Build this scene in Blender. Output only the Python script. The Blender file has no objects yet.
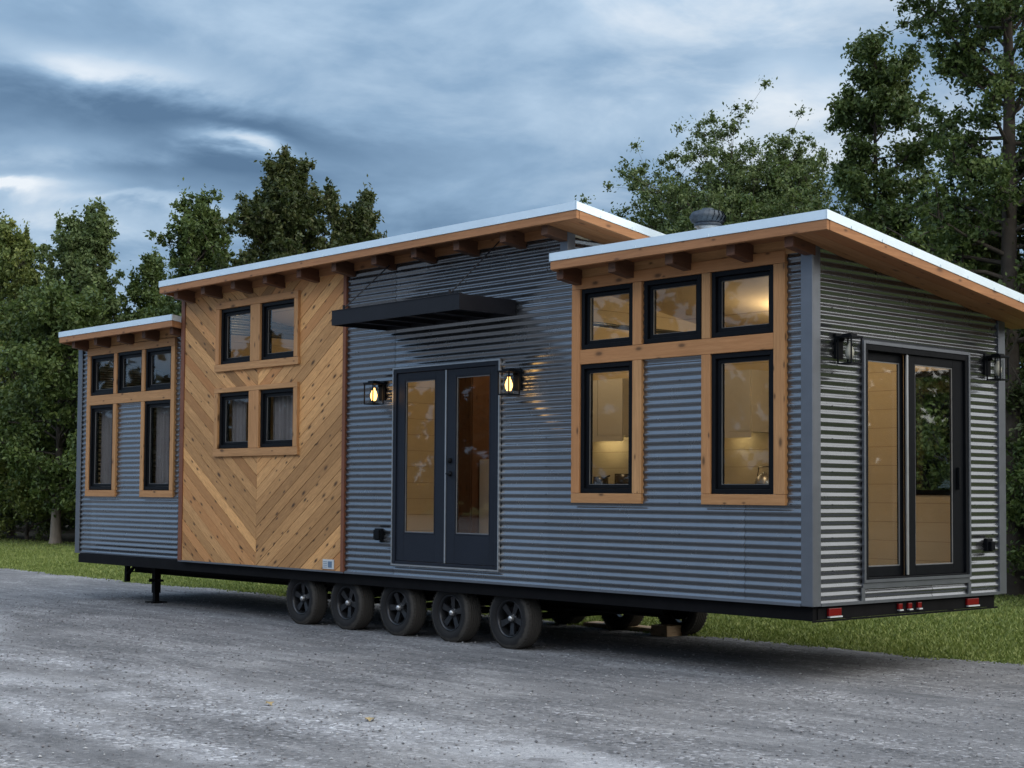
import bpy, math, random
import numpy as np
from math import sin, cos, pi, radians, sqrt
random.seed(11); RNG = np.random.default_rng(7)
sc = bpy.context.scene
col = bpy.data.collections.new("place"); sc.collection.children.link(col)
B = 0.66                      # underside of the walls above the ground
ORG = {}                      # world origin of each object built

# ------------------------------------------------------------------ helpers
def tag(o, label=None, cat=None, group=None, kind=None):
    if label: o['label'] = label
    if cat: o['category'] = cat
    if group: o['group'] = group
    if kind: o['kind'] = kind
    return o

def empty(name, loc, label=None, cat=None, group=None):
    o = bpy.data.objects.new(name, None); col.objects.link(o)
    o.location = loc; ORG[o] = tuple(loc); o.empty_display_size = .3
    return tag(o, label, cat, group)

def link_mesh(name, me, org, parent):
    o = bpy.data.objects.new(name, me); col.objects.link(o)
    po = ORG[parent] if parent else (0, 0, 0)
    o.location = (org[0]-po[0], org[1]-po[1], org[2]-po[2])
    if parent: o.parent = parent
    ORG[o] = tuple(org)
    return o

class MB:
    """collects pieces, builds ONE mesh object"""
    def __init__(s): s.v = []; s.f = []; s.uv = []; s.t = []; s.sm = []
    def add(s, vs, fs, uvs=None, tone=.5, smooth=False):
        b = len(s.v); s.v += [tuple(p) for p in vs]
        for i, f in enumerate(fs):
            s.f.append(tuple(b+k for k in f)); s.t.append(tone); s.sm.append(smooth)
            s.uv.append(uvs[i] if uvs else [(vs[k][0]+vs[k][1], vs[k][2]) for k in f])
        return s
    def hexa(s, p, tone=None, axis=0):
        """p: 8 corners, index = x + 2y + 4z bits; axis = grain direction"""
        if tone is None: tone = random.random()
        fs = [(0,2,3,1),(4,5,7,6),(0,1,5,4),(2,6,7,3),(0,4,6,2),(1,3,7,5)]
        ou, ov = random.uniform(0, 50), random.uniform(0, 50)
        uvs = []
        for k, f in enumerate(fs):
            # tangent axes of this face
            n = [2,2,1,1,0,0][k]
            ax = [a for a in (0,1,2) if a != n]
            if axis in ax: ua = axis; va = [a for a in ax if a != axis][0]
            else: ua, va = ax
            uvs.append([(p[i][ua]+ou, p[i][va]+ov+n*.37) for i in f])
        return s.add(p, fs, uvs, tone)
    def box(s, x0, x1, y0, y1, z0, z1, tone=None):
        d = [abs(x1-x0), abs(y1-y0), abs(z1-z0)]
        p = [((x0, x1)[i & 1], (y0, y1)[i >> 1 & 1], (z0, z1)[i >> 2 & 1]) for i in range(8)]
        return s.hexa(p, tone, d.index(max(d)))
    def slope_box(s, x0, x1, y0, y1, za, zb, k, tone=None, axis=None):
        """box whose heights fall by k per metre of y; za, zb given at y = 0"""
        p = [((x0, x1)[i & 1], (y0, y1)[i >> 1 & 1], (za, zb)[i >> 2 & 1] - k*(y0, y1)[i >> 1 & 1]) for i in range(8)]
        d = [abs(x1-x0), abs(y1-y0), abs(zb-za)]
        return s.hexa(p, tone, d.index(max(d)) if axis is None else axis)
    def tube(s, pts, r, n=10, smooth=True, tone=.5, caps=True):
        pts = [np.array(p, float) for p in pts]; rs = r if hasattr(r, '__len__') else [r]*len(pts)
        vs = []
        for i, p in enumerate(pts):
            d = pts[min(i+1, len(pts)-1)] - pts[max(i-1, 0)]; d /= np.linalg.norm(d) + 1e-9
            a = np.cross(d, (0, 0, 1) if abs(d[2]) < .9 else (1, 0, 0)); a /= np.linalg.norm(a); b = np.cross(d, a)
            for k in range(n):
                t = 2*pi*k/n; vs.append(p + rs[i]*(a*cos(t)+b*sin(t)))
        fs = []
        for i in range(len(pts)-1):
            for k in range(n):
                fs.append((i*n+k, i*n+(k+1) % n, (i+1)*n+(k+1) % n, (i+1)*n+k))
        uvs = [[(k*.1, i*.1) for k in range(4)] for i in range(len(fs))]
        s.add(vs, fs, uvs, tone, smooth)
        if caps:
            m = len(pts)-1
            s.add(vs[:n], [tuple(range(n))[::-1]], None, tone); s.add(vs[m*n:], [tuple(range(n))], None, tone)
        return s
    def lathe(s, prof, c, axis='y', n=40, smooth=True, tone=.5):
        """prof: list of (radius, along)"""
        vs = []
        for (r, h) in prof:
            for k in range(n):
                t = 2*pi*k/n
                if axis == 'y': vs.append((c[0]+r*cos(t), c[1]+h, c[2]+r*sin(t)))
                else: vs.append((c[0]+r*cos(t), c[1]+r*sin(t), c[2]+h))
        fs = []
        for i in range(len(prof)-1):
            for k in range(n): fs.append((i*n+k, i*n+(k+1) % n, (i+1)*n+(k+1) % n, (i+1)*n+k))
        s.add(vs, fs, None, tone, smooth); return s
    def build(s, name, mat, parent=None, bevel=0, org=None):
        me = bpy.data.meshes.new(name)
        A = np.array(s.v, float)
        if org is None: org = tuple((A.min(0)+A.max(0))/2)
        me.from_pydata([tuple(q) for q in (A-np.array(org))], [], s.f)
        uvl = me.uv_layers.new(name="UVMap")
        uvl.data.foreach_set("uv", np.array([c for f in s.uv for c in f], dtype=np.float32).ravel())
        at = me.attributes.new("tone", 'FLOAT', 'FACE'); at.data.foreach_set("value", np.array(s.t, dtype=np.float32))
        me.polygons.foreach_set("use_smooth", np.array(s.sm, dtype=bool))
        me.materials.append(mat); me.update()
        o = link_mesh(name, me, org, parent)
        if bevel:
            m = o.modifiers.new("bevel", 'BEVEL'); m.width = bevel; m.segments = 2; m.limit_method = 'ANGLE'; m.angle_limit = radians(50)
        return o

def fast_mesh(name, V, F, mat, parent=None, org=(0, 0, 0), tone=None, smooth=False):
    """numpy mesh, all faces with the same corner count"""
    me = bpy.data.meshes.new(name); n = F.shape[1]
    V = V - np.array(org)
    me.vertices.add(len(V)); me.vertices.foreach_set("co", V.astype(np.float32).ravel())
    me.loops.add(F.size); me.loops.foreach_set("vertex_index", F.astype(np.int32).ravel())
    me.polygons.add(len(F)); me.polygons.foreach_set("loop_start", np.arange(0, F.size, n, dtype=np.int32))
    if tone is not None:
        at = me.attributes.new("tone", 'FLOAT', 'FACE'); at.data.foreach_set("value", tone.astype(np.float32))
    me.polygons.foreach_set("use_smooth", np.full(len(F), smooth))
    me.materials.append(mat); me.update(calc_edges=True); me.validate()
    return link_mesh(name, me, org, parent)

# ------------------------------------------------------------------ materials
def mat(name):
    m = bpy.data.materials.new(name); m.use_nodes = True; nt = m.node_tree; nt.nodes.clear()
    return m, nt
def N(nt, t, **kw):
    n = nt.nodes.new(t)
    for k, v in kw.items():
        if k in n.inputs.keys(): n.inputs[k].default_value = v
        else: setattr(n, k, v)
    return n
def L(nt, a, b): nt.links.new(a, b)
def out(nt, sh): o = N(nt, 'ShaderNodeOutputMaterial'); L(nt, sh, o.inputs['Surface']); return o
def ramp(nt, fac, stops, interp='LINEAR'):
    r = N(nt, 'ShaderNodeValToRGB'); r.color_ramp.interpolation = interp
    e = r.color_ramp.elements
    while len(e) < len(stops): e.new(.5)
    for i, (p, c) in enumerate(stops):
        e[i].position = p; e[i].color = (c if len(c) == 4 else (*c, 1)) if hasattr(c, '__len__') else (c, c, c, 1)
    if fac is not None: L(nt, fac, r.inputs[0])
    return r.outputs[0]
def math_(nt, op, a, b=None, clamp=False):
    m = N(nt, 'ShaderNodeMath', operation=op); m.use_clamp = clamp
    for i, x in enumerate((a, b)):
        if x is None: continue
        if hasattr(x, 'links'): L(nt, x, m.inputs[i])
        else: m.inputs[i].default_value = x
    return m.outputs[0]
def mix(nt, f, a, b, mode='MIX'):
    m = N(nt, 'ShaderNodeMix', data_type='RGBA', blend_type=mode)
    for i, x in ((0, f), (6, a), (7, b)):
        if hasattr(x, 'links'): L(nt, x, m.inputs[i])
        else: m.inputs[i].default_value = x if i == 0 else (*x, 1) if len(x) == 3 else x
    return m.outputs[2]
def noise(nt, vec, scale, detail=4, rough=.55, dist=0, dims='3D'):
    n = N(nt, 'ShaderNodeTexNoise'); n.noise_dimensions = dims
    n.inputs['Scale'].default_value = scale; n.inputs['Detail'].default_value = detail
    n.inputs['Roughness'].default_value = rough; n.inputs['Distortion'].default_value = dist
    if vec is not None: L(nt, vec, n.inputs['Vector'])
    return n.outputs['Fac']
def mapping(nt, vec, scale=(1, 1, 1), loc=(0, 0, 0), rot=(0, 0, 0)):
    m = N(nt, 'ShaderNodeMapping'); m.inputs['Scale'].default_value = scale; m.inputs['Location'].default_value = loc; m.inputs['Rotation'].default_value = rot
    L(nt, vec, m.inputs['Vector']); return m.outputs[0]
def world_pos(nt): return N(nt, 'ShaderNodeNewGeometry').outputs['Position']
def bump(nt, h, strength=.3, dist=.01):
    b = N(nt, 'ShaderNodeBump'); b.inputs['Strength'].default_value = strength; b.inputs['Distance'].default_value = dist
    L(nt, h, b.inputs['Height']); return b.outputs[0]
def princ(nt, color=None, rough=.5, metal=0, normal=None, spec=.5):
    p = N(nt, 'ShaderNodeBsdfPrincipled')
    for k, x in (('Base Color', color), ('Roughness', rough), ('Metallic', metal), ('Specular IOR Level', spec)):
        if x is None: continue
        if hasattr(x, 'links'): L(nt, x, p.inputs[k])
        else: p.inputs[k].default_value = (*x, 1) if hasattr(x, '__len__') else x
    if normal is not None: L(nt, normal, p.inputs['Normal'])
    return p

def simple(name, color, rough=.5, metal=0, var=.25, scale=6, bmp=0, spec=.5):
    m, nt = mat(name); P = world_pos(nt); n = noise(nt, P, scale, 5)
    c = mix(nt, n, tuple(x*(1-var) for x in color), tuple(min(1, x*(1+var)) for x in color))
    r = math_(nt, 'ADD', rough-.08, math_(nt, 'MULTIPLY', noise(nt, P, scale*2.3, 3), .16))
    nm = bump(nt, noise(nt, P, scale*14, 3), bmp, .01) if bmp else None
    out(nt, princ(nt, c, r, metal, nm, spec).outputs[0]); return m

def wood(name, light, mid, dark, rough=.62, knots=1.0, weather=0, contrast=1.0):
    m, nt = mat(name)
    uv = N(nt, 'ShaderNodeUVMap').outputs[0]
    tone = N(nt, 'ShaderNodeAttribute', attribute_name='tone').outputs['Fac']
    gr = noise(nt, mapping(nt, uv, (1.6, 38, 1)), 1, 6, .6, .6)            # grain streaks
    fine = noise(nt, mapping(nt, uv, (9, 260, 1)), 1, 3, .6)
    a = mix(nt, ramp(nt, gr, [(.3, 0), (.7, 1)]), mid, light)
    a = mix(nt, ramp(nt, fine, [(.35, .6*contrast), (.6, 0)]), a, dark)
    # board to board tone
    t = ramp(nt, tone, [(0, (.50, .47, .43)), (.3, (.76, .74, .71)), (.75, (1.0, 1.0, 1.0)), (1, (1.28, 1.26, 1.2))])
    t2 = N(nt, 'ShaderNodeMix', data_type='RGBA', blend_type='MULTIPLY'); t2.inputs[0].default_value = contrast
    L(nt, a, t2.inputs[6]); L(nt, t, t2.inputs[7]); a = t2.outputs[2]
    # redder boards
    hue = math_(nt, 'FRACT', math_(nt, 'MULTIPLY', tone, 7.31))
    a = mix(nt, ramp(nt, hue, [(.5, 0), (1, .45)]), a, tuple(x*y for x, y in zip(mid, (1.05, .75, .6))))
    vor = N(nt, 'ShaderNodeTexVoronoi', feature='F1'); vor.voronoi_dimensions = '2D'; vor.inputs['Scale'].default_value = 1; vor.inputs['Randomness'].default_value = 1
    wv = mapping(nt, uv, (3.6, 8.5, 1)); L(nt, wv, vor.inputs['Vector'])
    sp = N(nt, 'ShaderNodeSeparateColor'); L(nt, vor.outputs['Color'], sp.inputs[0])
    k = ramp(nt, math_(nt, 'MULTIPLY', vor.outputs['Distance'], math_(nt, 'ADD', .75, math_(nt, 'MULTIPLY', sp.outputs[1], 1.3))), [(.05, knots), (.1, .75*knots), (.15, .22*knots), (.24, 0)])
    keep = math_(nt, 'LESS_THAN', sp.outputs[0], .5 if name != 'knotty_cedar_boards' else .55)
    kf = math_(nt, 'MULTIPLY', k, keep)
    a = mix(nt, kf, a, tuple(x*.22 for x in dark))
    P = world_pos(nt)
    a = mix(nt, ramp(nt, noise(nt, P, 1.3, 4), [(.35, .0), (.75, .28)]), a, tuple(x*.55 for x in mid))
    b = bump(nt, math_(nt, 'ADD', gr, fine), .25, .002)
    out(nt, princ(nt, a, rough, 0, b, .35).outputs[0]); return m

def corrugated(name):
    m, nt = mat(name); P = world_pos(nt)
    st = noise(nt, mapping(nt, P, (.5, .5, 9)), 1.5, 4, .6)
    sp = noise(nt, P, 42, 3, .6)
    c = mix(nt, st, (.16, .17, .185), (.24, .252, .268))
    c = mix(nt, ramp(nt, sp, [(.5, 0), (.75, .2)]), c, (.14, .15, .165))
    # faint drip staining
    dr = noise(nt, mapping(nt, P, (7, 7, .35)), 1.2, 4, .6)
    c = mix(nt, ramp(nt, dr, [(.5, 0), (.8, .3)]), c, (.15, .155, .165))
    tn = N(nt, 'ShaderNodeAttribute', attribute_name='tone').outputs['Fac']
    tt = N(nt, 'ShaderNodeMix', data_type='RGBA', blend_type='MULTIPLY'); tt.inputs[0].default_value = 1; L(nt, c, tt.inputs[6])
    L(nt, ramp(nt, tn, [(.1, .35), (.3, .86), (.7, 1.12)]), tt.inputs[7]); c = tt.outputs[2]
    r = ramp(nt, noise(nt, P, 5, 4), [(.3, .18), (.7, .30)])
    wav = bump(nt, noise(nt, mapping(nt, P, (1, 1, 2.2)), 1.6, 2, .5), .22, .03)
    out(nt, princ(nt, c, r, .86, wav).outputs[0]); return m

def glass(name, tint=(.93, .95, .94), ior=.055):
    m, nt = mat(name)
    lw = N(nt, 'ShaderNodeLayerWeight'); lw.inputs['Blend'].default_value = .5
    fr = math_(nt, 'ADD', ior*.75, math_(nt, 'MULTIPLY', math_(nt, 'POWER', lw.outputs['Facing'], 4.2), .9), True)
    tr = N(nt, 'ShaderNodeBsdfTransparent'); tr.inputs[0].default_value = (*tint, 1)
    gl = N(nt, 'ShaderNodeBsdfGlossy'); gl.inputs['Roughness'].default_value = .015
    P = world_pos(nt); L(nt, bump(nt, noise(nt, P, 1.1, 0), .05, .05), gl.inputs['Normal'])
    mx = N(nt, 'ShaderNodeMixShader'); L(nt, fr, mx.inputs[0]); L(nt, tr.outputs[0], mx.inputs[1]); L(nt, gl.outputs[0], mx.inputs[2])
    out(nt, mx.outputs[0]); return m

def emis(name, color, s):
    m, nt = mat(name); e = N(nt, 'ShaderNodeEmission'); e.inputs[0].default_value = (*color, 1); e.inputs[1].default_value = s
    out(nt, e.outputs[0]); return m

def leaf_mat(name, stops, transl=.28):
    m, nt = mat(name); P = world_pos(nt)
    tone = N(nt, 'ShaderNodeAttribute', attribute_name='tone').outputs['Fac']
    big = noise(nt, P, .8, 3, .6)
    f = math_(nt, 'ADD', math_(nt, 'MULTIPLY', tone, .55), math_(nt, 'MULTIPLY', big, .5))
    c = ramp(nt, f, stops)
    p = princ(nt, c, .55, 0, None, .35)
    t = N(nt, 'ShaderNodeBsdfTranslucent'); L(nt, mix(nt, .5, c, (.09, .12, .02)), t.inputs[0])
    mx = N(nt, 'ShaderNodeMixShader'); mx.inputs[0].default_value = transl
    L(nt, p.outputs[0], mx.inputs[1]); L(nt, t.outputs[0], mx.inputs[2])
    out(nt, mx.outputs[0]); return m

M = {}
M['siding'] = corrugated('corrugated_metal')
M['trim_metal'] = simple('folded_metal_trim', (.16, .175, .20), .42, .75, .2, 5)
M['door_trim'] = simple('pale_metal_trim', (.38, .40, .42), .4, .8, .2, 5)
M['roof_metal'] = simple('roof_edge_metal', (.70, .82, .90), .34, .35, .1, 3)
M['panel_wood'] = wood('knotty_cedar_boards', (.74, .425, .18), (.52, .275, .105), (.20, .085, .032), knots=1.0, contrast=1.0)
M['frame_wood'] = wood('cedar_window_surround', (.58, .32, .14), (.40, .205, .082), (.16, .07, .026), knots=.8, contrast=.55)
M['fascia_wood'] = wood('cedar_fascia', (.46, .225, .10), (.32, .145, .06), (.15, .06, .026), knots=.7, contrast=.45)
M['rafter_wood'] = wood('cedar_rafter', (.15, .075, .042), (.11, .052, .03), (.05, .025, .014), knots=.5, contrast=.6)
M['edge_wood'] = simple('stained_corner_board', (.15, .05, .022), .6, 0, .3, 9, .2)
M['soffit_wood'] = wood('cedar_soffit', (.36, .18, .085), (.27, .125, .055), (.12, .05, .022), knots=.5, contrast=.7)
M['black'] = simple('black_window_frame', (.005, .006, .008), .45, 0, .3, 8, 0, .09)
M['door_paint'] = simple('navy_black_door_paint', (.012, .016, .025), .42, 0, .25, 3, 0, .2)
M['awning'] = simple('dark_steel', (.010, .0105, .014), .45, 0, .35, 4, 0, .2)
M['chassis'] = simple('chassis_black_paint', (.006, .006, .007), .65, 0, .5, 5, .1, .08)
M['seal'] = simple('glazing_bead', (.16, .165, .17), .5, .3, .2, 9)
M['glass'] = glass('window_glass')
M['lamp_glass'] = glass('seeded_lamp_glass', (.8, .82, .8), .03)
M['bulb_on'] = emis('lit_filament', (1, .52, .15), 6)
M['bulb_off'] = simple('unlit_bulb', (.55, .52, .46), .2)
M['ceiling_lamp'] = emis('lit_ceiling_disc', (1, .72, .42), 6)
M['strip'] = emis('lit_cabinet_strip', (1, .78, .42), 14)
M['red'] = simple('red_lens', (.14, .003, .005), .22, 0, .2, 60)
M['redlit'] = M['red']
M['rubber'] = None
M['hub'] = simple('hub_cap_metal', (.5, .5, .5), .35, .8, .2, 20)
M['spoke'] = simple('black_spoked_rim', (.02, .022, .026), .35, .3, .3, 15)
M['curtain'] = simple('grey_curtain', (.21, .18, .19), .9, 0, .15, 3)
M['white_paint'] = simple('white_cabinet_paint', (.62, .60, .56), .4, 0, .06, 3)
M['steel'] = simple('brushed_steel', (.45, .45, .46), .35, .9, .15, 10)
M['counter'] = simple('dark_countertop', (.05, .045, .045), .25, 0, .3, 20)
M['oak_floor'] = wood('oak_floor', (.34, .22, .12), (.26, .16, .085), (.14, .08, .04), knots=.2)
M['flue'] = simple('galvanised_flue', (.34, .35, .36), .35, .8, .15, 10)
M['turbine'] = simple('weathered_turbine', (.05, .065, .085), .5, .6, .4, 20)
M['label'] = simple('pale_label', (.5, .53, .55), .35, 0, .1, 30)
M['label_blue'] = simple('blue_label_print', (.10, .16, .24), .4, 0, .2, 40)
M['block_wood'] = wood('raw_softwood', (.55, .42, .28), (.46, .33, .2), (.26, .16, .08), knots=.4)

def rubber():
    m, nt = mat('dusty_tyre_rubber'); P = N(nt, 'ShaderNodeTexCoord').outputs['Object']
    sr = N(nt, 'ShaderNodeSeparateXYZ'); L(nt, P, sr.inputs[0])
    rad = math_(nt, 'SQRT', math_(nt, 'ADD', math_(nt, 'POWER', sr.outputs[0], 2), math_(nt, 'POWER', sr.outputs[2], 2)))
    d = ramp(nt, math_(nt, 'ADD', math_(nt, 'MULTIPLY', rad, 3.2), math_(nt, 'MULTIPLY', noise(nt, P, 9, 5, .65), .22)), [(.93, 0), (1.06, 1)])
    c = mix(nt, d, (.012, .012, .013), (.055, .051, .046))
    out(nt, princ(nt, c, .8, 0, bump(nt, noise(nt, P, 60, 3), .2, .004), .3).outputs[0]); return m
M['rubber'] = rubber()

def shiplap():
    m, nt = mat('warm_shiplap'); P = world_pos(nt)
    s = N(nt, 'ShaderNodeSeparateXYZ'); L(nt, P, s.inputs[0])
    fz = math_(nt, 'FRACT', math_(nt, 'MULTIPLY', s.outputs[2], 1/.185))
    g = ramp(nt, fz, [(0, 0), (.02, 1), (.98, 1), (1, 0)])
    c = mix(nt, noise(nt, mapping(nt, P, (1, 1, 8)), 2, 3), (.56, .46, .31), (.64, .54, .38))
    c = mix(nt, g, (.30, .23, .15), c)
    out(nt, princ(nt, c, .6, 0, bump(nt, g, .5, .006)).outputs[0]); return m
M['shiplap'] = shiplap()

def gravel_mat():
    m, nt = mat('packed_gravel'); P = world_pos(nt)
    st = noise(nt, mapping(nt, P, (.5, 1.3, 1), rot=(0, 0, radians(-7))), 1.0, 6, .62, .5)     # wheel-worn streaks along the lot
    st2 = noise(nt, mapping(nt, P, (.8, 4.5, 1), rot=(0, 0, radians(-4))), 1.3, 5, .6, .3)
    big = noise(nt, P, .45, 4, .55)
    c = ramp(nt, math_(nt, 'ADD', math_(nt, 'MULTIPLY', st, .6), math_(nt, 'MULTIPLY', st2, .4)),
             [(.36, (.108, .112, .120)), (.50, (.178, .182, .192)), (.66, (.31, .315, .325))])
    c = mix(nt, ramp(nt, big, [(.4, 0), (.65, .38)]), c, (.20, .20, .205))
    # compacted wheel tracks curving across the lot
    sx = N(nt, 'ShaderNodeSeparateXYZ'); L(nt, P, sx.inputs[0])
    for (cx_, cy_, r_, wd) in ((-2, -42, 38.3, .2), (-2, -42, 36.6, .2), (-14, -14, 11.6, .14), (-14, -14, 10.0, .14), (-22, -30, 30.0, .18), (6, -60, 56.2, .25)):
        vm = N(nt, 'ShaderNodeVectorMath', operation='DISTANCE'); L(nt, P, vm.inputs[0]); vm.inputs[1].default_value = (cx_, cy_, 0)
        dd = math_(nt, 'ABSOLUTE', math_(nt, 'SUBTRACT', math_(nt, 'ADD', vm.outputs['Value'], math_(nt, 'MULTIPLY', big, .35)), r_+.17))
        tk = math_(nt, 'MULTIPLY', ramp(nt, math_(nt, 'DIVIDE', dd, wd*2), [(.2, 1), (1, 0)]), ramp(nt, noise(nt, P, 2.2, 4), [(.35, 0), (.55, .8)]))
        c = mix(nt, tk, c, (.34, .35, .37))
    # stones
    v = N(nt, 'ShaderNodeTexVoronoi', feature='F1'); v.inputs['Scale'].default_value = 34; L(nt, P, v.inputs['Vector'])
    s = N(nt, 'ShaderNodeSeparateColor'); L(nt, v.outputs['Color'], s.inputs[0])
    stone = ramp(nt, s.outputs[0], [(0, (.42, .42, .44)), (.18, (.8, .8, .8)), (.8, (1.05, 1.05, 1.06)), (.93, (1.5, 1.5, 1.5)), (1, (2.0, 2.0, 2.05))])
    amt = ramp(nt, noise(nt, mapping(nt, P, (.5, 1.6, 1)), .8, 4), [(.36, .25), (.6, .95)])
    t = N(nt, 'ShaderNodeMix', data_type='RGBA', blend_type='MULTIPLY'); L(nt, amt, t.inputs[0]); L(nt, c, t.inputs[6]); L(nt, stone, t.inputs[7]); c = t.outputs[2]
    fine = noise(nt, P, 130, 3, .7)
    t = N(nt, 'ShaderNodeMix', data_type='RGBA', blend_type='MULTIPLY'); t.inputs[0].default_value = .8; L(nt, c, t.inputs[6])
    L(nt, ramp(nt, fine, [(.3, .55), (.7, 1.4)]), t.inputs[7]); c = t.outputs[2]
    h = math_(nt, 'ADD', math_(nt, 'MULTIPLY', math_(nt, 'SUBTRACT', 1, v.outputs['Distance']), amt), math_(nt, 'MULTIPLY', fine, .6))
    b1 = bump(nt, h, .8, .012)
    out(nt, princ(nt, c, .93, 0, b1, .2).outputs[0]); return m
M['gravel'] = gravel_mat()

def lawn_mat():
    m, nt = mat('lawn_soil_and_turf'); P = world_pos(nt)
    n1 = noise(nt, P, .9, 5, .6); n2 = noise(nt, P, 30, 4, .7)
    c = mix(nt, n1, (.065, .09, .02), (.13, .16, .042))
    c = mix(nt, ramp(nt, n2, [(.35, .0), (.7, .7)]), c, (.14, .155, .05))
    s = N(nt, 'ShaderNodeSeparateXYZ'); L(nt, P, s.inputs[0])
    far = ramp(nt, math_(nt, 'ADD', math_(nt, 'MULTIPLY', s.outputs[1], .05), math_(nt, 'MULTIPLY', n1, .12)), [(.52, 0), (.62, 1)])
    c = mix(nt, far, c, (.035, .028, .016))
    out(nt, princ(nt, c, .95, 0, bump(nt, n2, .7, .03), .2).outputs[0]); return m
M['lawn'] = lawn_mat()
M['grass'] = leaf_mat('grass_blades', [(.2, (0.092, 0.132, 0.028)), (.5, (0.173, 0.234, 0.057)), (.8, (0.304, 0.344, 0.112))], .35)
G_A = leaf_mat('leaf_dark_green', [(.15, (0.021, 0.039, 0.012)), (.45, (0.054, 0.093, 0.024)), (.8, (0.129, 0.174, 0.048))])
G_B = leaf_mat('leaf_olive_green', [(.15, (0.036, 0.056, 0.016)), (.45, (0.099, 0.140, 0.034)), (.8, (0.246, 0.272, 0.074))])
G_C = leaf_mat('leaf_turning_green', [(.15, (0.016, 0.027, 0.010)), (.5, (0.047, 0.069, 0.022)), (.76, (0.095, 0.103, 0.036)), (.93, (0.134, 0.095, 0.034))])
G_D = leaf_mat('leaf_mid_green', [(.15, (0.025, 0.046, 0.016)), (.45, (0.072, 0.114, 0.035)), (.8, (0.160, 0.207, 0.080))])
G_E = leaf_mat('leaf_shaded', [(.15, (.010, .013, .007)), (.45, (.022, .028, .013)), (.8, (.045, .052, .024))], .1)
BARK = simple('grey_brown_bark', (.055, .045, .036), .9, 0, .5, 9, .8)
m, nt = mat('pale_based_bark'); P = world_pos(nt); sz = N(nt, 'ShaderNodeSeparateXYZ'); L(nt, P, sz.inputs[0]); nb = noise(nt, mapping(nt, P, (1, 1, .25)), 14, 4)
cb_ = mix(nt, nb, (.12, .10, .08), (.27, .23, .19)); cb_ = mix(nt, ramp(nt, math_(nt, 'MULTIPLY', sz.outputs[2], .5), [(.4, 0), (.75, 1)]), cb_, (.035, .03, .024))
out(nt, princ(nt, cb_, .9, 0, bump(nt, nb, .8, .03)).outputs[0]); BARK_PALE = m

# ------------------------------------------------------------------ the house
HX, HD = -6.6, 2.90
house = empty('tiny_house', (HX, HD/2, 0), 'long single storey house on trailer wheels clad in grey corrugated metal and chevron cedar boards', 'tiny house')
PITCH, AMP = .0677, .0072
K = .1407                                    # roof fall per metre of depth

SHEET = 2.42
def corr(mb, plane, c, a0, a1, z0, z1, openings=(), outward=-1, top=None, tone=.5):
    """corrugated sheet; plane 'y' (runs along x) or 'x' (runs along y). top: function z -> largest a"""
    zs = set(np.round(np.arange(math.floor(z0/PITCH)*PITCH, z1+PITCH, PITCH/10), 5))
    zs = {z for z in zs if z0 < z < z1} | {z0, z1}
    for o in openings: zs |= {z for z in (o[2], o[3]) if z0 < z < z1}
    zs = sorted(zs)
    zs = [z for i, z in enumerate(zs) if i == 0 or z-zs[i-1] > 1e-5]
    idx = {}; vs = []; fs = []; uvs = []; tns = []
    def vert(a, z, lap=0):
        key = (round(a, 4), round(z, 5), lap)
        if key not in idx:
            d = (AMP*cos(2*pi*z/PITCH)+lap*.0028)*(1 if outward > 0 else -1)
            p = (a, c+d, B+z) if plane == 'y' else (c+d, a, B+z)
            idx[key] = len(vs); vs.append(p)
        return idx[key]
    for i in range(len(zs)-1):
        za, zb = zs[i], zs[i+1]; zm = (za+zb)/2
        cuts = sorted((max(o[0], a0), min(o[1], a1)) for o in openings if o[2] < zm < o[3])
        s = a0; iv = []
        for (p, q) in cuts:
            if p > s: iv.append((s, p))
            s = max(s, q)
        if s < a1: iv.append((s, a1))
        for (p, q) in iv:
            qa, qb = q, q
            if top and q == a1: qa, qb = min(q, top(za)), min(q, top(zb))
            if qa <= p: continue
            qb = max(qb, p)
            f = (vert(p, za), vert(qa, za), vert(qb, zb), vert(p, zb)) if qb > p else (vert(p, za), vert(qa, za), vert(p, zb))
            flip = (plane == 'y') != (outward < 0)
            if not (top and q == a1):                      # lay it as overlapping sheets
                k0 = math.floor((p+.7)/SHEET); x_ = p
                while x_ < q-1e-6:
                    xe = min(q, (k0+1)*SHEET-.7)
                    if xe > x_+1e-6:
                        lap = k0 % 2; f = (vert(x_, za, lap), vert(xe, za, lap), vert(xe, zb, lap), vert(x_, zb, lap))
                        fs.append(f[::-1] if flip else f); uvs.append([(0, 0)]*4); tns.append(.3+.4*((k0*.618) % 1))
                        x_ = xe
                    k0 += 1
                continue
            if flip: f = f[::-1]
            fs.append(f); uvs.append([(0, 0)]*len(f)); tns.append(.5)
    n0 = len(mb.t); mb.add(vs, fs, uvs, tone, True); mb.t[n0:] = tns
    # fastener rows: hex screws on the crests
    if z1-z0 > .5:
        a = a0+.22; k = 0
        while a < a1-.05:
            z = math.ceil(z0/PITCH)*PITCH+PITCH*(k % 2)
            while z < z1-.03:
                ok = not any(o[0]-.11 < a < o[1]+.11 and o[2]-.10 < z < o[3]+.10 for o in openings) and not (top and a > top(z)-.03)
                if ok:
                    o_ = outward; e = c+o_*(AMP+.001)
                    if plane == 'y': mb.box(a-.005, a+.005, e+o_*.004, e, B+z-.005, B+z+.005, .05)
                    else: mb.box(e, e+o_*.004, a-.005, a+.005, B+z-.005, B+z+.005, .05)
                z += PITCH*4
            a += .61; k += 1
    return mb

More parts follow.
